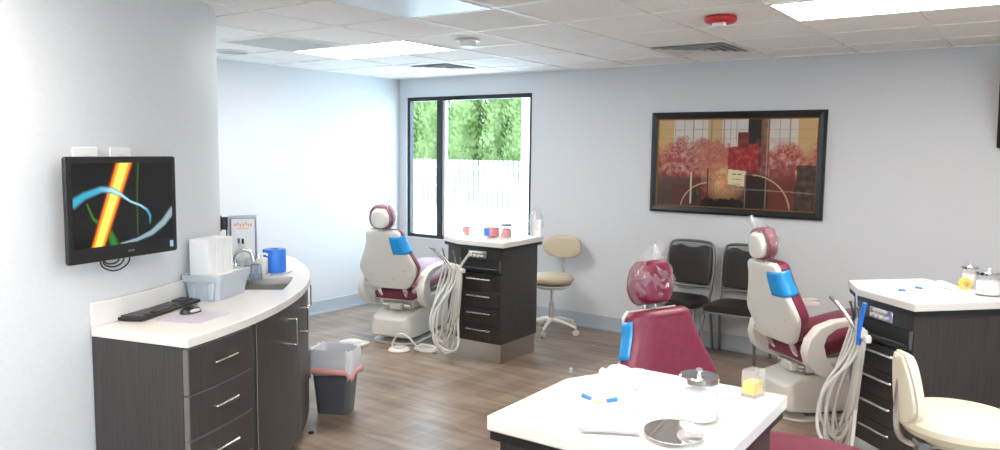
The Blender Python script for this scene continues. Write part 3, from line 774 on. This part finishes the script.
def handpieces(t, kinds):
    for k,kd in enumerate(kinds):
        x, y = hpos(k)
        if kd == 'silver': h = MB().tube([(x,y,.70),(x-.03,y-.02,.77),(x-.13,y-.05,.86)],lambda q:.012-.004*q,10,5).build('handpiece','nickel',t); MB().cyl((x-.13,y-.05,.86),(x-.15,y-.055,.87),.010,n=10).build('turbine_head','chrome',h)
        elif kd == 'dark': h = MB().tube([(x,y,.70),(x-.01,y,.80),(x-.02,y-.01,.85)],lambda q:.009-.003*q,10,5).build('handpiece','gunmetal',t); MB().sphere((x-.02,y-.01,.855),.009).build('turbine_head','gunmetal',h)
        elif kd == 'blue': MB().tube([(x,y,.68),(x+.03,y-.01,.80),(x+.045,y-.01,.86)],.011,10,4).build('suction_tip','blueplastic',t)
        elif kd == 'white': MB().tube([(x,y,.70),(x+.02,y,.76),(x+.13,y-.03,.875)],.010,10,4).build('suction_tip','shell2',t)
        elif kd == 'syringe': h = MB().cyl((x,y,.69),(x,y,.78),.012,.010,n=14).build('syringe','vinylwin',t); MB().tube([(x,y,.78),(x,y,.84),(x-.005,y,.90)],.004,8,4).build('syringe_tip',mat('blue_grey_tip',(.30,.42,.55),.3),h)
def hoses(t, specs):
    for (k, low, wd, back, mt_, r) in specs:
        x, y = hpos(k); ux, uy = .90, -.43   # loops run along the chamfer
        def q(d, o, z): return (x+(ux*d if d>0 else .75*d)-.02-.43*o, y+(uy*d if d>0 else .66*d)-.81*o, z)
        pts = [q(0,0,.71),q(-.01,.02,.60),q(-wd*.5,.04,.40),q(-wd*.5,.06,low+.12),q(-wd*.15,.055,low+.015),q(wd*.3,.04,low+.06),q(.03+back*.5,.015,.35),q(.02+back*.8,.0,.60),q(.02+back*.7,-.01,.70)]
        MB().tube(pts,r,10,8).build('hose',mt_,t)
handpieces(isl,['dark','silver','silver','dark','white'])
hoses(isl,[(0,.10,.08,.20,'hose',.009),(1,.05,.12,.16,'hose',.008),(2,.12,.20,.12,'hose',.010),(3,.04,.16,.07,'hose',.008),(4,.07,.26,.03,'hose',.009),(2.5,.17,.06,.17,'hose2',.007),(3.5,.10,.10,.09,'hose2',.008)])
isl3 = copy_tree(isl); isl0 = copy_tree(isl)
I1 = ((2.20,-1.30), R(2)); I3 = ((5.348,-1.80), R(-43)); I0 = ((5.0,-4.38), R(-89))
for o,(p,rz) in ((isl,I1),(isl3,I3),(isl0,I0)): o.location = (*p,0); o.rotation_euler.z = rz
# the hand instruments of the right island differ: swap silver / blue
tag(isl,'dark wood work island with white top standing in front of the window','work island')
tag(isl3,'dark wood work island at the right with a cream doctor stool in front','work island')
tag(isl0,'work island with white top nearest to the viewer at the bottom centre','work island')
for o in [k for k in bpy.data.objects if k.parent == isl3 and k.name.startswith('suction_tip')]: bpy.data.objects.remove(o)
MB().tube([(-.01,-.37,.68),(.005,-.375,.79),(.025,-.37,.90)],.012,10,4).build('suction_tip','blueplastic',isl3)
h = MB().cyl((-.125,-.33,.70),(-.125,-.33,.80),.010,n=14).build('syringe','vinylwin',isl3)
MB().tube([(-.125,-.33,.79),(-.13,-.333,.86),(-.14,-.335,.93)],.004,8,4).build('syringe_tip',mat('blue_grey_tip',(.30,.42,.55),.3),h)

for o in [k for k in bpy.data.objects if k.parent == isl0 and k.name.split('.')[0] in ('hose','handpiece','suction_tip','cradle','holder_arm')]:
    for c in [k for k in bpy.data.objects if k.parent == o]: bpy.data.objects.remove(c)
    bpy.data.objects.remove(o)
for o in [k for k in bpy.data.objects if k.parent == isl3 and k.name.split('.')[0] in ('hose','handpiece','suction_tip','cradle','holder_arm','syringe')]:
    o.location.x += .075 if not o.name.startswith('suction_tip') else .03; o.location.y += .012
# ================================================================== DENTAL CHAIR
BKO = Vector((0,-.30,.49)); ta = R(15); BU = Vector((0,-math.sin(ta),math.cos(ta))); BN = Vector((0,math.cos(ta),math.sin(ta)))
def bk(x,v,n): return tuple(BKO+Vector((x,0,0))+BU*v+BN*n)
PROF = [(0,.15),(.02,.185),(.06,.215),(.11,.245),(.16,.265),(.20,.263),(.26,.238),(.34,.20),(.42,.17),(.485,.158),(.515,.13)]
def halfw(v, k=1.0, prof=PROF):
    for (a,b_),(c_,d) in zip(prof,prof[1:]):
        if a<=v<=c_: t_=(v-a)/(c_-a); return (b_+(d-b_)*t_)*k
    return prof[-1][1]*k
def smoothprof(prof, n):
    P = smooth([(a,b_,0) for a,b_ in prof], 6); return [(q.x,q.y) for q in P]
SP = smoothprof(PROF, 6)
def pad(b, prof, fpos, front, back, nx=14, edge=.35):
    "closed pillow: rows over prof [(v,halfwidth)]; front/back depth functions(s,vn)"
    n_=len(prof); F_=[];B_=[]
    for i,(v,hw) in enumerate(prof):
        vn=i/(n_-1); fr=[];bk_=[]
        for j in range(nx+1):
            s_=-1+2*j/nx; s_=math.sin(s_*PI/2)
            fr.append(b.b.verts.new(fpos(s_*hw,v,front(s_,vn)))); bk_.append(b.b.verts.new(fpos(s_*hw,v,back(s_,vn))))
        F_.append(fr);B_.append(bk_)
    for i in range(n_-1):
        for j in range(nx):
            b.b.faces.new((F_[i][j],F_[i][j+1],F_[i+1][j+1],F_[i+1][j])); b.b.faces.new((B_[i][j],B_[i+1][j],B_[i+1][j+1],B_[i][j+1]))
        b.b.faces.new((F_[i][0],F_[i+1][0],B_[i+1][0],B_[i][0])); b.b.faces.new((F_[i][nx],B_[i][nx],B_[i+1][nx],F_[i+1][nx]))
    for j in range(nx):
        b.b.faces.new((F_[0][j],B_[0][j],B_[0][j+1],F_[0][j+1])); b.b.faces.new((F_[-1][j],F_[-1][j+1],B_[-1][j+1],B_[-1][j]))
    return b
def rim(s_,vn,p=4): return (1-abs(s_)**p)**.5*(1-abs(2*vn-1)**8)**.5
shell_back = lambda s_,vn: -.035-.022*rim(s_,vn,4)
def make_dental_chair():
    t = thing('dental_chair')
    MB().prism(rrect(.42,.85,.12,8,cy=.08),0,.018).build('floor_plate','shell',t,bevel=.006)
    b = MB()
    poly = [(-.17,.02),(.17,.02)]
    # housing: tapered box, wedge rear
    secs = [(-.36,.15,.075,.215),(-.33,.185,.06,.24),(-.18,.20,.055,.275),(.10,.20,.055,.285),(.40,.185,.055,.275),(.52,.15,.065,.25)]
    rings=[]
    for (y,hw,z0,z1) in secs:
        rings.append([b.b.verts.new(q) for q in ((-hw,y,z0),(hw,y,z0),(hw*1.02,y,(z0+z1)/2),(hw*.9,y,z1),(-hw*.9,y,z1),(-hw*1.02,y,(z0+z1)/2))])
    for a,c_ in zip(rings,rings[1:]):
        for e in range(6): b.b.faces.new((a[e],a[(e+1)%6],c_[(e+1)%6],c_[e]))
    b.b.faces.new(rings[0][::-1]); b.b.faces.new(rings[-1]); b.build('base_housing','shell2',t,bevel=.012,seg=3)
    MB().box((0,.08,.035),(.28,.55,.04)).build('base_foot','gunmetal',t,bevel=.004)
    b = MB(); b.box((0,.05,.32),(.30,.50,.06)); b.box((0,-.2,.31),(.12,.12,.06)); b.build('lift_housing','shell',t,bevel=.015,seg=3)
    b = MB(); b.cyl((-.13,-.20,.31),(.13,-.20,.31),.028); b.cyl((-.16,-.12,.345),(.16,-.12,.345),.02); b.build('lift_pivot','nickel',t)
    MB().prism(rrect(.46,.62,.10,8,cy=.06),.355,.405).build('seat_frame','shell2',t,bevel=.018,seg=3)
    # back hinge brackets
    for s_ in (-1,1): MB().tube([(s_*.12,-.12,.39),(s_*.12,-.24,.40),(s_*.12,-.30,.46),(s_*.11,-.335,.56)],.020,10,5).build('back_bracket','nickel',t)
    # armrests
    arm = [(y_-.17,z_) for y_,z_ in [(.33,.650),(.18,.665),(.02,.655),(-.09,.62),(-.155,.55),(-.175,.47),(-.15,.39),(-.09,.335),(.0,.30),(.10,.275),(.19,.262),(.20,.275),(.10,.31),(.02,.37),(-.035,.44),(-.055,.51),(-.035,.565),(.03,.605),(.14,.622),(.33,.618)]]
    for s_ in (-1,1):
        b = MB(); b.prism(arm,-.035,.035,f=lambda y,z,x,s_=s_:(s_*.285+x,y,z)); a_=b.build('armrest','shell2',t,bevel=.016,seg=4)
        MB().box((s_*.285,.06,.664),(.062,.20,.012)).build('arm_pad','shell',a_,bevel=.005)
    # cross tie from arms to back
    MB().tube([(-.285,-.28,.50),(-.25,-.31,.495),(-.15,-.22,.44),(0,-.16,.41),(.15,-.22,.44),(.25,-.31,.495),(.285,-.28,.50)],.022,10,6).build('arm_tie','shell2',t)
    # seat cushion
    def seat_c(u):  # u 0..1 along length -> (y, z top, halfwidth)
        K=[(-.27,.475,.18),(-.20,.505,.225),(-.05,.545,.245),(.12,.585,.245),(.30,.615,.245),(.48,.625,.235),(.62,.605,.225),(.78,.545,.215),(.95,.475,.205),(1.06,.44,.185),(1.10,.43,.12)]
        P=smooth(K,4); i=u*(len(P)-1); a=int(min(i,len(P)-2)); f_=i-a; return P[a].lerp(P[a+1],f_)
    b=MB(); nu=40; nv=14; T=[];Bm=[]
    for i in range(nu+1):
        q=seat_c(i/nu); un=i/nu; e=(1-abs(2*un-1)**10)**.5
        T.append([b.b.verts.new((q.z*math.sin((-1+2*j/nv)*PI/2),q.x,q.y-.075+.085*max(0,1-abs(math.sin((-1+2*j/nv)*PI/2))**5)**.6*e)) for j in range(nv+1)])
        Bm.append([b.b.verts.new((q.z*math.sin((-1+2*j/nv)*PI/2)*.96,q.x,q.y-.10)) for j in range(nv+1)])
    for i in range(nu):
        for j in range(nv): b.b.faces.new((T[i][j],T[i+1][j],T[i+1][j+1],T[i][j+1])); b.b.faces.new((Bm[i][j],Bm[i][j+1],Bm[i+1][j+1],Bm[i+1][j]))
        b.b.faces.new((T[i][0],Bm[i][0],Bm[i+1][0],T[i+1][0])); b.b.faces.new((T[i][nv],T[i+1][nv],Bm[i+1][nv],Bm[i][nv]))
    for j in range(nv): b.b.faces.new((T[0][j],T[0][j+1],Bm[0][j+1],Bm[0][j])); b.b.faces.new((T[nu][j],Bm[nu][j],Bm[nu][j+1],T[nu][j+1]))
    b.build('seat_cushion','maroon',t)
    MB().prism([(-.12,.375),(.5,.45),(.62,.47),(.95,.365),(1.0,.33),(.9,.33),(.5,.40),(.1,.36)],-.13,.13,f=lambda y,z,x:(x,y,z)).build('leg_support','shell',t,bevel=.015,seg=3)
    # backrest shell + upholstery
    b = MB(); pad(b,[(v,hw) for v,hw in SP],bk,lambda s_,vn:-.012,shell_back,16); b.build('backrest_shell','shell2',t)
    UP=[(v*.98+.004,hw*1.03+.004) for v,hw in SP]
    b = MB(); pad(b,UP,bk,lambda s_,vn:.02+.060*rim(s_,vn,5)-.012*(1-s_*s_)*(.5 if .2<vn<.9 else 0),lambda s_,vn:-.011,18); b.build('backrest_cushion','maroon',t)
    # screws
    for x,v in ((-.15,.12),(.17,.17),(.05,.09)): MB().cyl(bk(x,v,-.058),bk(x,v,-.050),.009,n=12).build('shell_screw','vinylwin',t)
    # blue barrier film on the upper right corner of shell, wrapped round the edge
    b = MB()
    def film(u,v_):
        v = .32+v_*.15; hw = halfw(v)
        if u<.6: s_=.42+(u/.6)*.57; vn=v/.5; return bk(s_*hw,v,shell_back(s_,vn)-.004)
        k=(u-.6)/.4; return bk(hw*1.0+.008+.006*math.sin(k*PI),v,-.035+k*.075)
    b.grid(film,14,8); b.build('blue_film','bluefilm',t,solid=.002)
    # headrest
    hp = MB(); hp.tube([bk(-.03,.42,-.03),bk(-.03,.56,-.03)],.008,8,2); hp.tube([bk(.03,.42,-.03),bk(.03,.56,-.03)],.008,8,2); hp.build('headrest_post','nickel',t)
    ht_ = R(8); 
    def hb(x,v,n): return bk(x*.92,.530+v*.98,n-.03+v*.15)
    HS = smooth([(0,.055,0),(.02,.095,0),(.06,.118,0),(.11,.118,0),(.16,.098,0),(.19,.06,0)],4); HSP=[(q.x,q.y) for q in HS]
    b = MB(); pad(b,HSP,hb,lambda s_,vn:.015+.065*rim(s_,vn,3),lambda s_,vn:-.012,14); hc=b.build('headrest_cushion','maroon',t)
    b = MB(); pad(b,[(v*.8+.02,hw*.72) for v,hw in HSP],hb,lambda s_,vn:-.013,lambda s_,vn:-.03-.025*rim(s_,vn,3),12); b.build('headrest_shell','shell2',t)
    # crinkled clear bag
    b = MB(); b.sphere((0,0,0),1,(1,1,1),44)
    for v in b.b.verts:
        q = v.co.copy(); x=q.x*.132; n_=q.y*.066+.018; vv=.095+q.z*.112
        if q.z>.75: k=(q.z-.75)/.25; x=x*(1-.55*k)-.04*k; vv+=.05*k; n_-=.02*k
        w_=Vector((x*22,vv*22,n_*22)); d=.013*(abs(noise.noise(w_))*2-.4)+.007*noise.noise(w_*2.6)
        x+=q.x*d; n_+=q.y*d*1.1; vv+=q.z*d
        v.co = hb(x,vv,n_)
    b.tube([hb(-.045,.19,-.0),hb(-.07,.225,-.005),hb(-.10,.255,-.008)],lambda q:.012+.016*q,10,4)
    b.build('headrest_bag','film',t)
    return t
dc = make_dental_chair()
dc3 = copy_tree(dc); dc4 = copy_tree(dc)
def place_chair(o, p, th): o.location=(*p,0); o.rotation_euler.z = R(th-90)
place_chair(dc,(1.31,-1.28),104); place_chair(dc3,(4.735,-1.13),50); place_chair(dc4,(4.935,-3.445),-22)
tag(dc,'maroon and ivory dental chair seen from behind, beside the window','dental chair')
tag(dc3,'maroon and ivory dental chair in front of the black guest chairs','dental chair')
tag(dc4,'maroon dental chair just behind the nearest work island, bagged headrest','dental chair')

for o in [k for k in bpy.data.objects if k.parent == dc4 and k.name.split('.')[0] in ('armrest','arm_tie')]:
    for c in [k for k in bpy.data.objects if k.parent == o]: bpy.data.objects.remove(c)
    bpy.data.objects.remove(o)
# foot controls
def pedal(nm,p,rz,label,kind):
    t = thing(nm,(*p,0),rz,label,'foot pedal')
    if kind=='ring':
        MB().lathe([(.085,0),(.09,.008),(.082,.02),(.06,.026),(.0,.028)],n=36).build('base','shell2',t)
        MB().lathe([(.05,.028),(.052,.034),(.04,.038),(.0,.039)],n=30).build('disc','vinylwin',t)
        MB().tube([(-.08,0,.012),(-.07,0,.06),(-.03,.01,.12),(.03,.01,.14),(.10,.01,.12),(.16,.03,.06),(.20,.04,.02)],.007,8,6).build('cord_bow','shell2',t)
    else:
        b=MB(); b.prism(rrect(.26,.17,.06,6),0,.022).build('base','shell',t,bevel=.008,seg=3)
        MB().lathe([(.055,.022),(.06,.028),(.05,.036),(.0,.038)],n=28,sx=1.2).build('button','shell2',t)
    return t
pedal('foot_control',(1.60,-1.72),0,'white round foot control on the floor left of the window island','ring')
pedal('foot_control',(1.16,-1.80),R(10),'flat ivory foot pedal on floor behind the chair by the window','flat')
pedal('foot_control',(4.70,-1.28),R(-5),'flat ivory foot pedal on floor below the chair by guest chairs','flat')
t = thing('coiled_hose',(1.80,-1.62,0),0,'pale hose coiled on the floor against the window island plinth','hose')
MB().tube([(.10*math.cos(a)*(1+.1*math.sin(a*.4)),.055*math.sin(a),.012+.007*a/PI) for a in [k*PI/8 for k in range(0,40)]],.008,8,2).build('coil','hose',t)

# ================================================================== GUEST CHAIRS
def make_guest():
    t = thing('guest_chair')
    # back frame
    def bp(x,z): # back leans
        return (x, .19+ (z-.45)*.14, z)
    b = MB(); b.tube([bp(-.19,.42),bp(-.20,.55),bp(-.205,.72),bp(-.19,.85),bp(-.15,.895),bp(0,.905),bp(.15,.895),bp(.19,.85),bp(.205,.72),bp(.20,.55),bp(.19,.42)],.0125,10,6)
    b.tube([bp(-.2,.53),bp(.2,.53)],.009,8,1); b.build('back_frame','gunmetal',t)
    prof=smooth([(.55,.168,0),(.57,.18,0),(.65,.186,0),(.75,.188,0),(.82,.182,0),(.86,.165,0),(.872,.12,0)],4)
    b=MB(); pad(b,[(q.x,q.y) for q in prof],lambda x,v,n:(x,.19+(v-.45)*.14-n,v-(.022*max(0,1-(x/.09)**2) if v>.84 else 0)),lambda s_,vn:.012+.014*rim(s_,vn,4),lambda s_,vn:-.016,14); b.build('backrest','brown',t)
    b=MB(); prof=smooth([(-.21,.17,0),(-.20,.195,0),(-.10,.215,0),(.05,.215,0),(.16,.20,0),(.19,.17,0)],4)
    pad(b,[(q.x,q.y) for q in prof],lambda x,v,n:(x,v,.42+n),lambda s_,vn:.02+.03*rim(s_,vn,4),lambda s_,vn:-.005,14); b.build('seat','brown',t)
    b=MB(); b.tube([(-.2,.19,.405),(-.205,-.10,.405),(-.19,-.19,.405),(0,-.20,.405),(.19,-.19,.405),(.205,-.10,.405),(.2,.19,.405)],.011,8,5); b.build('seat_frame','gunmetal',t)
    for s_ in (-1,1):
        MB().tube([(s_*.195,-.17,.405),(s_*.215,-.20,.20),(s_*.225,-.215,.004)],.0125,8,4).build('leg','gunmetal',t)
        MB().tube([(s_*.195,.17,.44),(s_*.205,.215,.20),(s_*.21,.25,.004)],.0125,8,4).build('leg','gunmetal',t)
    return t
g1 = make_guest(); g2 = copy_tree(g1)
g1.location=(3.42,-.31,0); g2.location=(3.90,-.31,0)
tag(g1,'black padded guest chair against back wall, the left of two','guest chair'); tag(g2,'black padded guest chair against back wall, partly behind a dental chair','guest chair')

# ================================================================== DOCTOR STOOLS
def make_stool(kind):
    t = thing('doctor_stool'); up_ = 'beige' if kind==0 else 'cream'
    sh = .49 if kind==0 else .52
    prof=[(0,-.05),(.15,-.05),(.195,-.035),(.215,-.005),(.215,.02),(.195,.045),(.14,.058),(0,.062)]
    prof=[(r_*(1.12 if kind else .9),z_*(1 if kind else .8)) for r_,z_ in prof]
    MB().lathe([(r,sh+z) for r,z in prof],n=44,sx=1.04,sy=1.0).build('seat',up_,t)
    MB().lathe([(0,sh-.085),(.13,sh-.085),(.17,sh-.055),(.17,sh-.05),(0,sh-.05)],n=36).build('seat_pan','shell' if kind==0 else up_,t)
    MB().cyl((0,0,.10),(0,0,.27),.026,n=20).cyl((0,0,.27),(0,0,sh-.08),.014,n=16).build('column','nickel',t)
    for k in range(5):
        a=2*PI*k/5+.5; c_,s_=math.cos(a),math.sin(a)
        l=MB(); l.tube([(0,0,.115),(.12*c_,.12*s_,.105),(.265*c_,.265*s_,.07)],lambda q:.020-.008*q,8,4); lo=l.build('leg','shell2',t)
        w_=MB(); 
        for o_ in (-.011,.011): w_.cyl((.265*c_-s_*(o_-.007),.265*s_+c_*(o_-.007),.026),(.265*c_-s_*(o_+.007),.265*s_+c_*(o_+.007),.026),.025,n=16)
        w_.cyl((.265*c_,.265*s_,.03),(.265*c_,.265*s_,.072),.007,n=8); w_.build('caster','shell' if kind==0 else 'gunmetal',lo)
    # back support: at -y of seat, leaning
    b=MB(); b.tube([(0,-.05,sh-.095),(0,-.16,sh-.10),(0,-.245,sh-.06),(0,-.262,sh+.08),(0,-.25,sh+.26)],.012,10,6); b.build('back_bar','nickel',t)
    MB().box((0,-.15,sh-.10),(.07,.06,.05)).build('clamp','gunmetal',t,bevel=.008)
    pr=smooth([(.17,.08,0),(.185,.135,0),(.23,.185,0),(.30,.19,0),(.345,.165,0),(.37,.10,0)] if kind==0 else [(.0,.05,0),(.015,.085,0),(.07,.12,0),(.15,.115,0),(.24,.085,0),(.30,.045,0)],4)
    P_=[(q.x,q.y) for q in pr]
    def bp(x,v,n): return (x,-.235+n+x*x*1.2-.10*(v-.1),sh+v)
    if kind==0: P_=[(v,hw) for v,hw in P_]
    b=MB(); pad(b,P_,bp,lambda s_,vn:.01+.035*rim(s_,vn,4),lambda s_,vn:-.006,14); b.build('backrest',up_,t)
    b=MB(); pad(b,[(v*.94+.01,hw*.9) for v,hw in P_],bp,lambda s_,vn:-.007,lambda s_,vn:-.018-.006*rim(s_,vn,4),14); bs=b.build('backrest_shell','cream' if kind else 'beige',t)
    b=MB()
    for v in (.13,.28) if kind else (.22,.30): b.cyl(bp(.0,v,-.03),bp(0,v,-.018),.007,n=10)
    b.build('screw','white',bs)
    return t
s1 = make_stool(0); s1.location=(2.22,-.36,0); s1.rotation_euler.z=R(186)
tag(s1,'beige doctor stool with low backrest behind the window island','stool')
s3 = make_stool(1); s3.location=(5.63,-2.60,0); s3.rotation_euler.z=R(-62)
tag(s3,'cream doctor stool at the lower right beside the right island','stool')

# ================================================================== SMALL THINGS ON THE ISLANDS
def loc(I, w_, u_, z=.95):
    (cx,cy),a = I; return (cx+w_*math.cos(a)-u_*math.sin(a), cy+w_*math.sin(a)+u_*math.cos(a), z)
def jar(p, r, h, label, fill='cotton', lid='chrome'):
    t = thing('glass_jar', p, 0, label, 'jar')
    MB().lathe([(0,0),(r*.95,0),(r,.006),(r,h*.72),(r*.9,h*.82),(r*.86,h*.84),(r*.84,h*.82),(r*.93,h*.70),(r*.93,.008),(0,.006)],n=40).build('glass','acrylic',t)
    MB().lathe([(0,.009),(r*.88,.009),(r*.90,h*.30),(r*.88,h*.58),(r*.55,h*.66),(0,h*.68)],n=30).build('contents',fill,t)
    l = MB().lathe([(0,h*.83),(r*.9,h*.83),(r*.98,h*.84),(r*.98,h*.95),(r*.93,h*.97),(0,h*.975)],n=40).build('lid',lid,t)
    MB().lathe([(.006,h*.97),(.005,h*1.03),(.009,h*1.07),(.007,h*1.11),(0,h*1.12)],n=16).build('knob',lid,l)
    return t
def brush(p, a, label, group):
    t = thing('bristle_brush', (p[0],p[1],p[2]+.004), a, label, 'brush', group)
    MB().tube([(0,0,0),(.02,0,0),(.045,0,.001)],.0018,8,2).build('stem','cork',t)
    MB().cyl((-.032,0,.002),(0,0,.001),.0065,.005,n=12).build('grip','blueplastic',t)
    return t
# nearest island
jar((5.163,-4.405,.95),.052,.125,'large glass jar with chrome lid full of white cotton, nearest island')
hm = thing('hand_mirror',(5.165,-4.565,.957),R(208),'round hand mirror with clear rim lying on the nearest island','hand mirror')
MB().lathe([(0,.002),(.082,.002),(.088,.006),(.086,.011),(.078,.0115),(.076,.009),(0,.009)],n=48).build('rim','acrylic',hm)
MB().lathe([(0,.0095),(.072,.0095),(.072,.011),(0,.011)],n=48).build('glass','mirror',hm)
MB().prism([(.084,-.012),(.12,-.009),(.22,-.012),(.235,0),(.22,.012),(.12,.009),(.084,.012)],.002,.012).build('handle','lav',hm,bevel=.003)
hm.rotation_euler = (Matrix.Rotation(R(4),3,Vector((.93,.37,0))) @ Matrix.Rotation(R(208),3,'Z')).to_euler()
brush((4.862,-4.435,.95),R(-20),'thin brush with blue grip, left one of the pair on nearest island',None)
brush((4.908,-4.425,.95),R(238),'thin brush with blue grip, right one of the pair on nearest island',None)
t = thing('paper_bib',(4.93,-4.50,.95),R(3),'pale blue edged paper bib lying flat on the nearest island','paper bib')
MB().box((0,-.0,.001),(.20,.05,.002)).build('sheet','paper',t,smooth_=False)
MB().box((0,.027,.0015),(.20,.009,.003)).build('blue_edge','bibblue',t,smooth_=False)
t = thing('gauze_pack',(4.865,-4.235,.95),R(-8),'puffy white gauze pack at far edge of the nearest island','gauze pack')
b=MB(); b.box((0,0,.022),(.13,.075,.044)); 
bmesh.ops.subdivide_edges(b.b, edges=b.b.edges[:], cuts=5, use_grid_fill=True)
for v in b.b.verts: v.co += Vector((0,0,.012*noise.noise(v.co*30)+ (-.012 if abs(v.co.x)>.05 else 0)))*(1 if v.co.z>.01 else 0)
b.build('folds','paper',t); MB().cyl((-.055,-.02,.03),(-.068,-.02,.03),.010,n=12).build('end_cap','shell',t)
t = thing('acrylic_dispenser',(5.215,-4.115,.95),R(-12),'clear dispenser box of yellow pads at the nearest island corner','dispenser box')
b=MB()
for (c_,d) in (((0,0,.0025),(.06,.075,.005)),((-.0285,0,.045),(.003,.075,.09)),((.0285,0,.045),(.003,.075,.09)),((0,.036,.045),(.06,.003,.09)),((0,-.036,.045),(.06,.003,.09)),((0,0,.0915),(.06,.075,.003))): b.box(c_,d)
b.build('case','film',t,smooth_=False)
MB().box((0,-.002,.033),(.05,.066,.040)).build('pads','yellow',t,smooth_=False)
t.scale = (.72,.72,.85)
# right island
jar((5.645,-1.755,.95),.058,.125,'large glass jar with chrome lid of cotton on the right island')
jar((5.545,-1.50,.95),.042,.115,'smaller jar with chrome lid behind the large jar, right island',fill='shell2')
t = thing('tape_roll',(5.535,-1.625,.95),R(20),'small yellow tape roll standing by jars on the right island','tape roll')
rx = Matrix.Rotation(R(90),4,'X').to_3x3()
MB().lathe([(.018,-.009),(.030,-.009),(.030,.009),(.018,.009),(.018,-.009)],c=(0,0,.03),n=28,rot=rx).build('tape','yellow',t)
MB().lathe([(.015,-.0095),(.018,-.0095),(.018,.0095),(.015,.0095),(.015,-.0095)],c=(0,0,.03),n=28,rot=rx).build('core','white',t)
brush((5.295,-1.895,.95),R(25),'thin blue gripped brush nearer the front edge, right island',None)
brush((5.355,-1.765,.95),R(-10),'thin blue gripped brush beside the white wedge, right island',None)
t = thing('paper_bib',(5.215,-1.68,.95),R(-45),'pale blue paper sheet lying flat on right island','paper bib')
MB().box((0,0,.001),(.10,.13,.002)).build('sheet','paleblue',t,smooth_=False); MB().box((0,0,.0025),(.07,.10,.001)).build('fold','paleblue',t,smooth_=False)
t = thing('curing_case',(5.455,-1.66,.95),R(-40),'white wedge shaped plastic case on the right island','case')
MB().prism([(-.06,.002),(.06,.002),(.05,.022),(-.05,.035)],-.022,.022,f=lambda x,z,y:(x,y,z)).build('body','white',t,bevel=.006,seg=3)
MB().box((-.058,0,.018),(.012,.034,.022)).build('end','shell2',t,bevel=.003)
# window island
t = thing('wipe_canister',(1.965,-1.28,.95),0,'short jar with green and rose label at left of window island','canister')
MB().lathe([(0,0),(.045,0),(.047,.004),(.047,.070),(.042,.076),(0,.077)],n=32).build('jar','acrylic',t)
MB().lathe([(.0475,.014),(.0475,.060),(.0460,.060),(.0460,.014)],n=32).build('label','pinklabel',t)
MB().lathe([(.0,.062),(.044,.062),(.044,.068),(0,.068)],n=32).build('band','greenlabel',t)
t = thing('eyeglasses',(2.03,-1.22,1.028),R(20),'small black eyeglasses lying on the jar, window island','eyeglasses')
t.location=(1.975,-1.28,1.028)
b=MB()
for s_ in(-1,1):
    b.tube([(s_*.022+.017*math.cos(a),0,.010+.010*math.sin(a)) for a in [k*PI/6 for k in range(13)]],.0015,6,1); b.tube([(s_*.04,0,.014),(s_*.042,.05,.012),(s_*.04,.06,.003)],.0015,6,2)
b.tube([(-.006,0,.014),(.006,0,.014)],.0015,6,1); b.build('frame','black',t)
bx_ = thing('glove_box',(2.135,-1.29,.95),R(4),'cream and white carton with blue red side on the window island','box')
MB().box((-.02,0,.042),(.17,.12,.084)).build('carton',mat('cream_carton',(.80,.76,.66),.6),bx_,bevel=.002)
MB().box((.066,-.0605,.042),(.05,.001,.060)).build('blue_print','blueplastic',bx_,smooth_=False)
MB().box((.108-.02,0,.04),(.046,.12,.07)).build('red_end','pinklabel',bx_,bevel=.002)
j=jar((2.335,-1.26,.95),.045,.115,'short glass jar with dark lid beside the carton, window island',fill='pinklabel',lid='gunmetal')
pb = thing('instrument_bag',(2.455,-1.02,.95),R(10),'crinkled clear plastic bag standing at right end of the window island','plastic bag')
b=MB(); b.sphere((0,0,0),1,(1,1,1),36)
for v in b.b.verts:
    q=v.co; k=(q.z+1)/2; rr=.05*(1-.45*k)+.01; x=q.x*rr*1.1; y=q.y*rr; z=k*.26+.004
    w_=Vector((x*30,y*30,z*22)); d=1+.55*noise.noise(w_)+.3*noise.noise(w_*2.3); v.co=(x*d,y*d,max(.003,z))
b.build('bag','film',pb); MB().cyl((0,0,.004),(0,0,.17),.016,.012,n=14).cyl((0,0,.17),(0,0,.2),.006,n=10).build('bottle','white',pb)
t = thing('card_stand',(2.50,-1.045,.95),R(10),'small white upright card at right edge of window island','card')
MB().box((0,0,.075),(.045,.004,.13),rx=R(-6)).build('card','paper',t,smooth_=False); MB().box((0,.0,.005),(.05,.03,.008)).build('foot','white',t,bevel=.002)
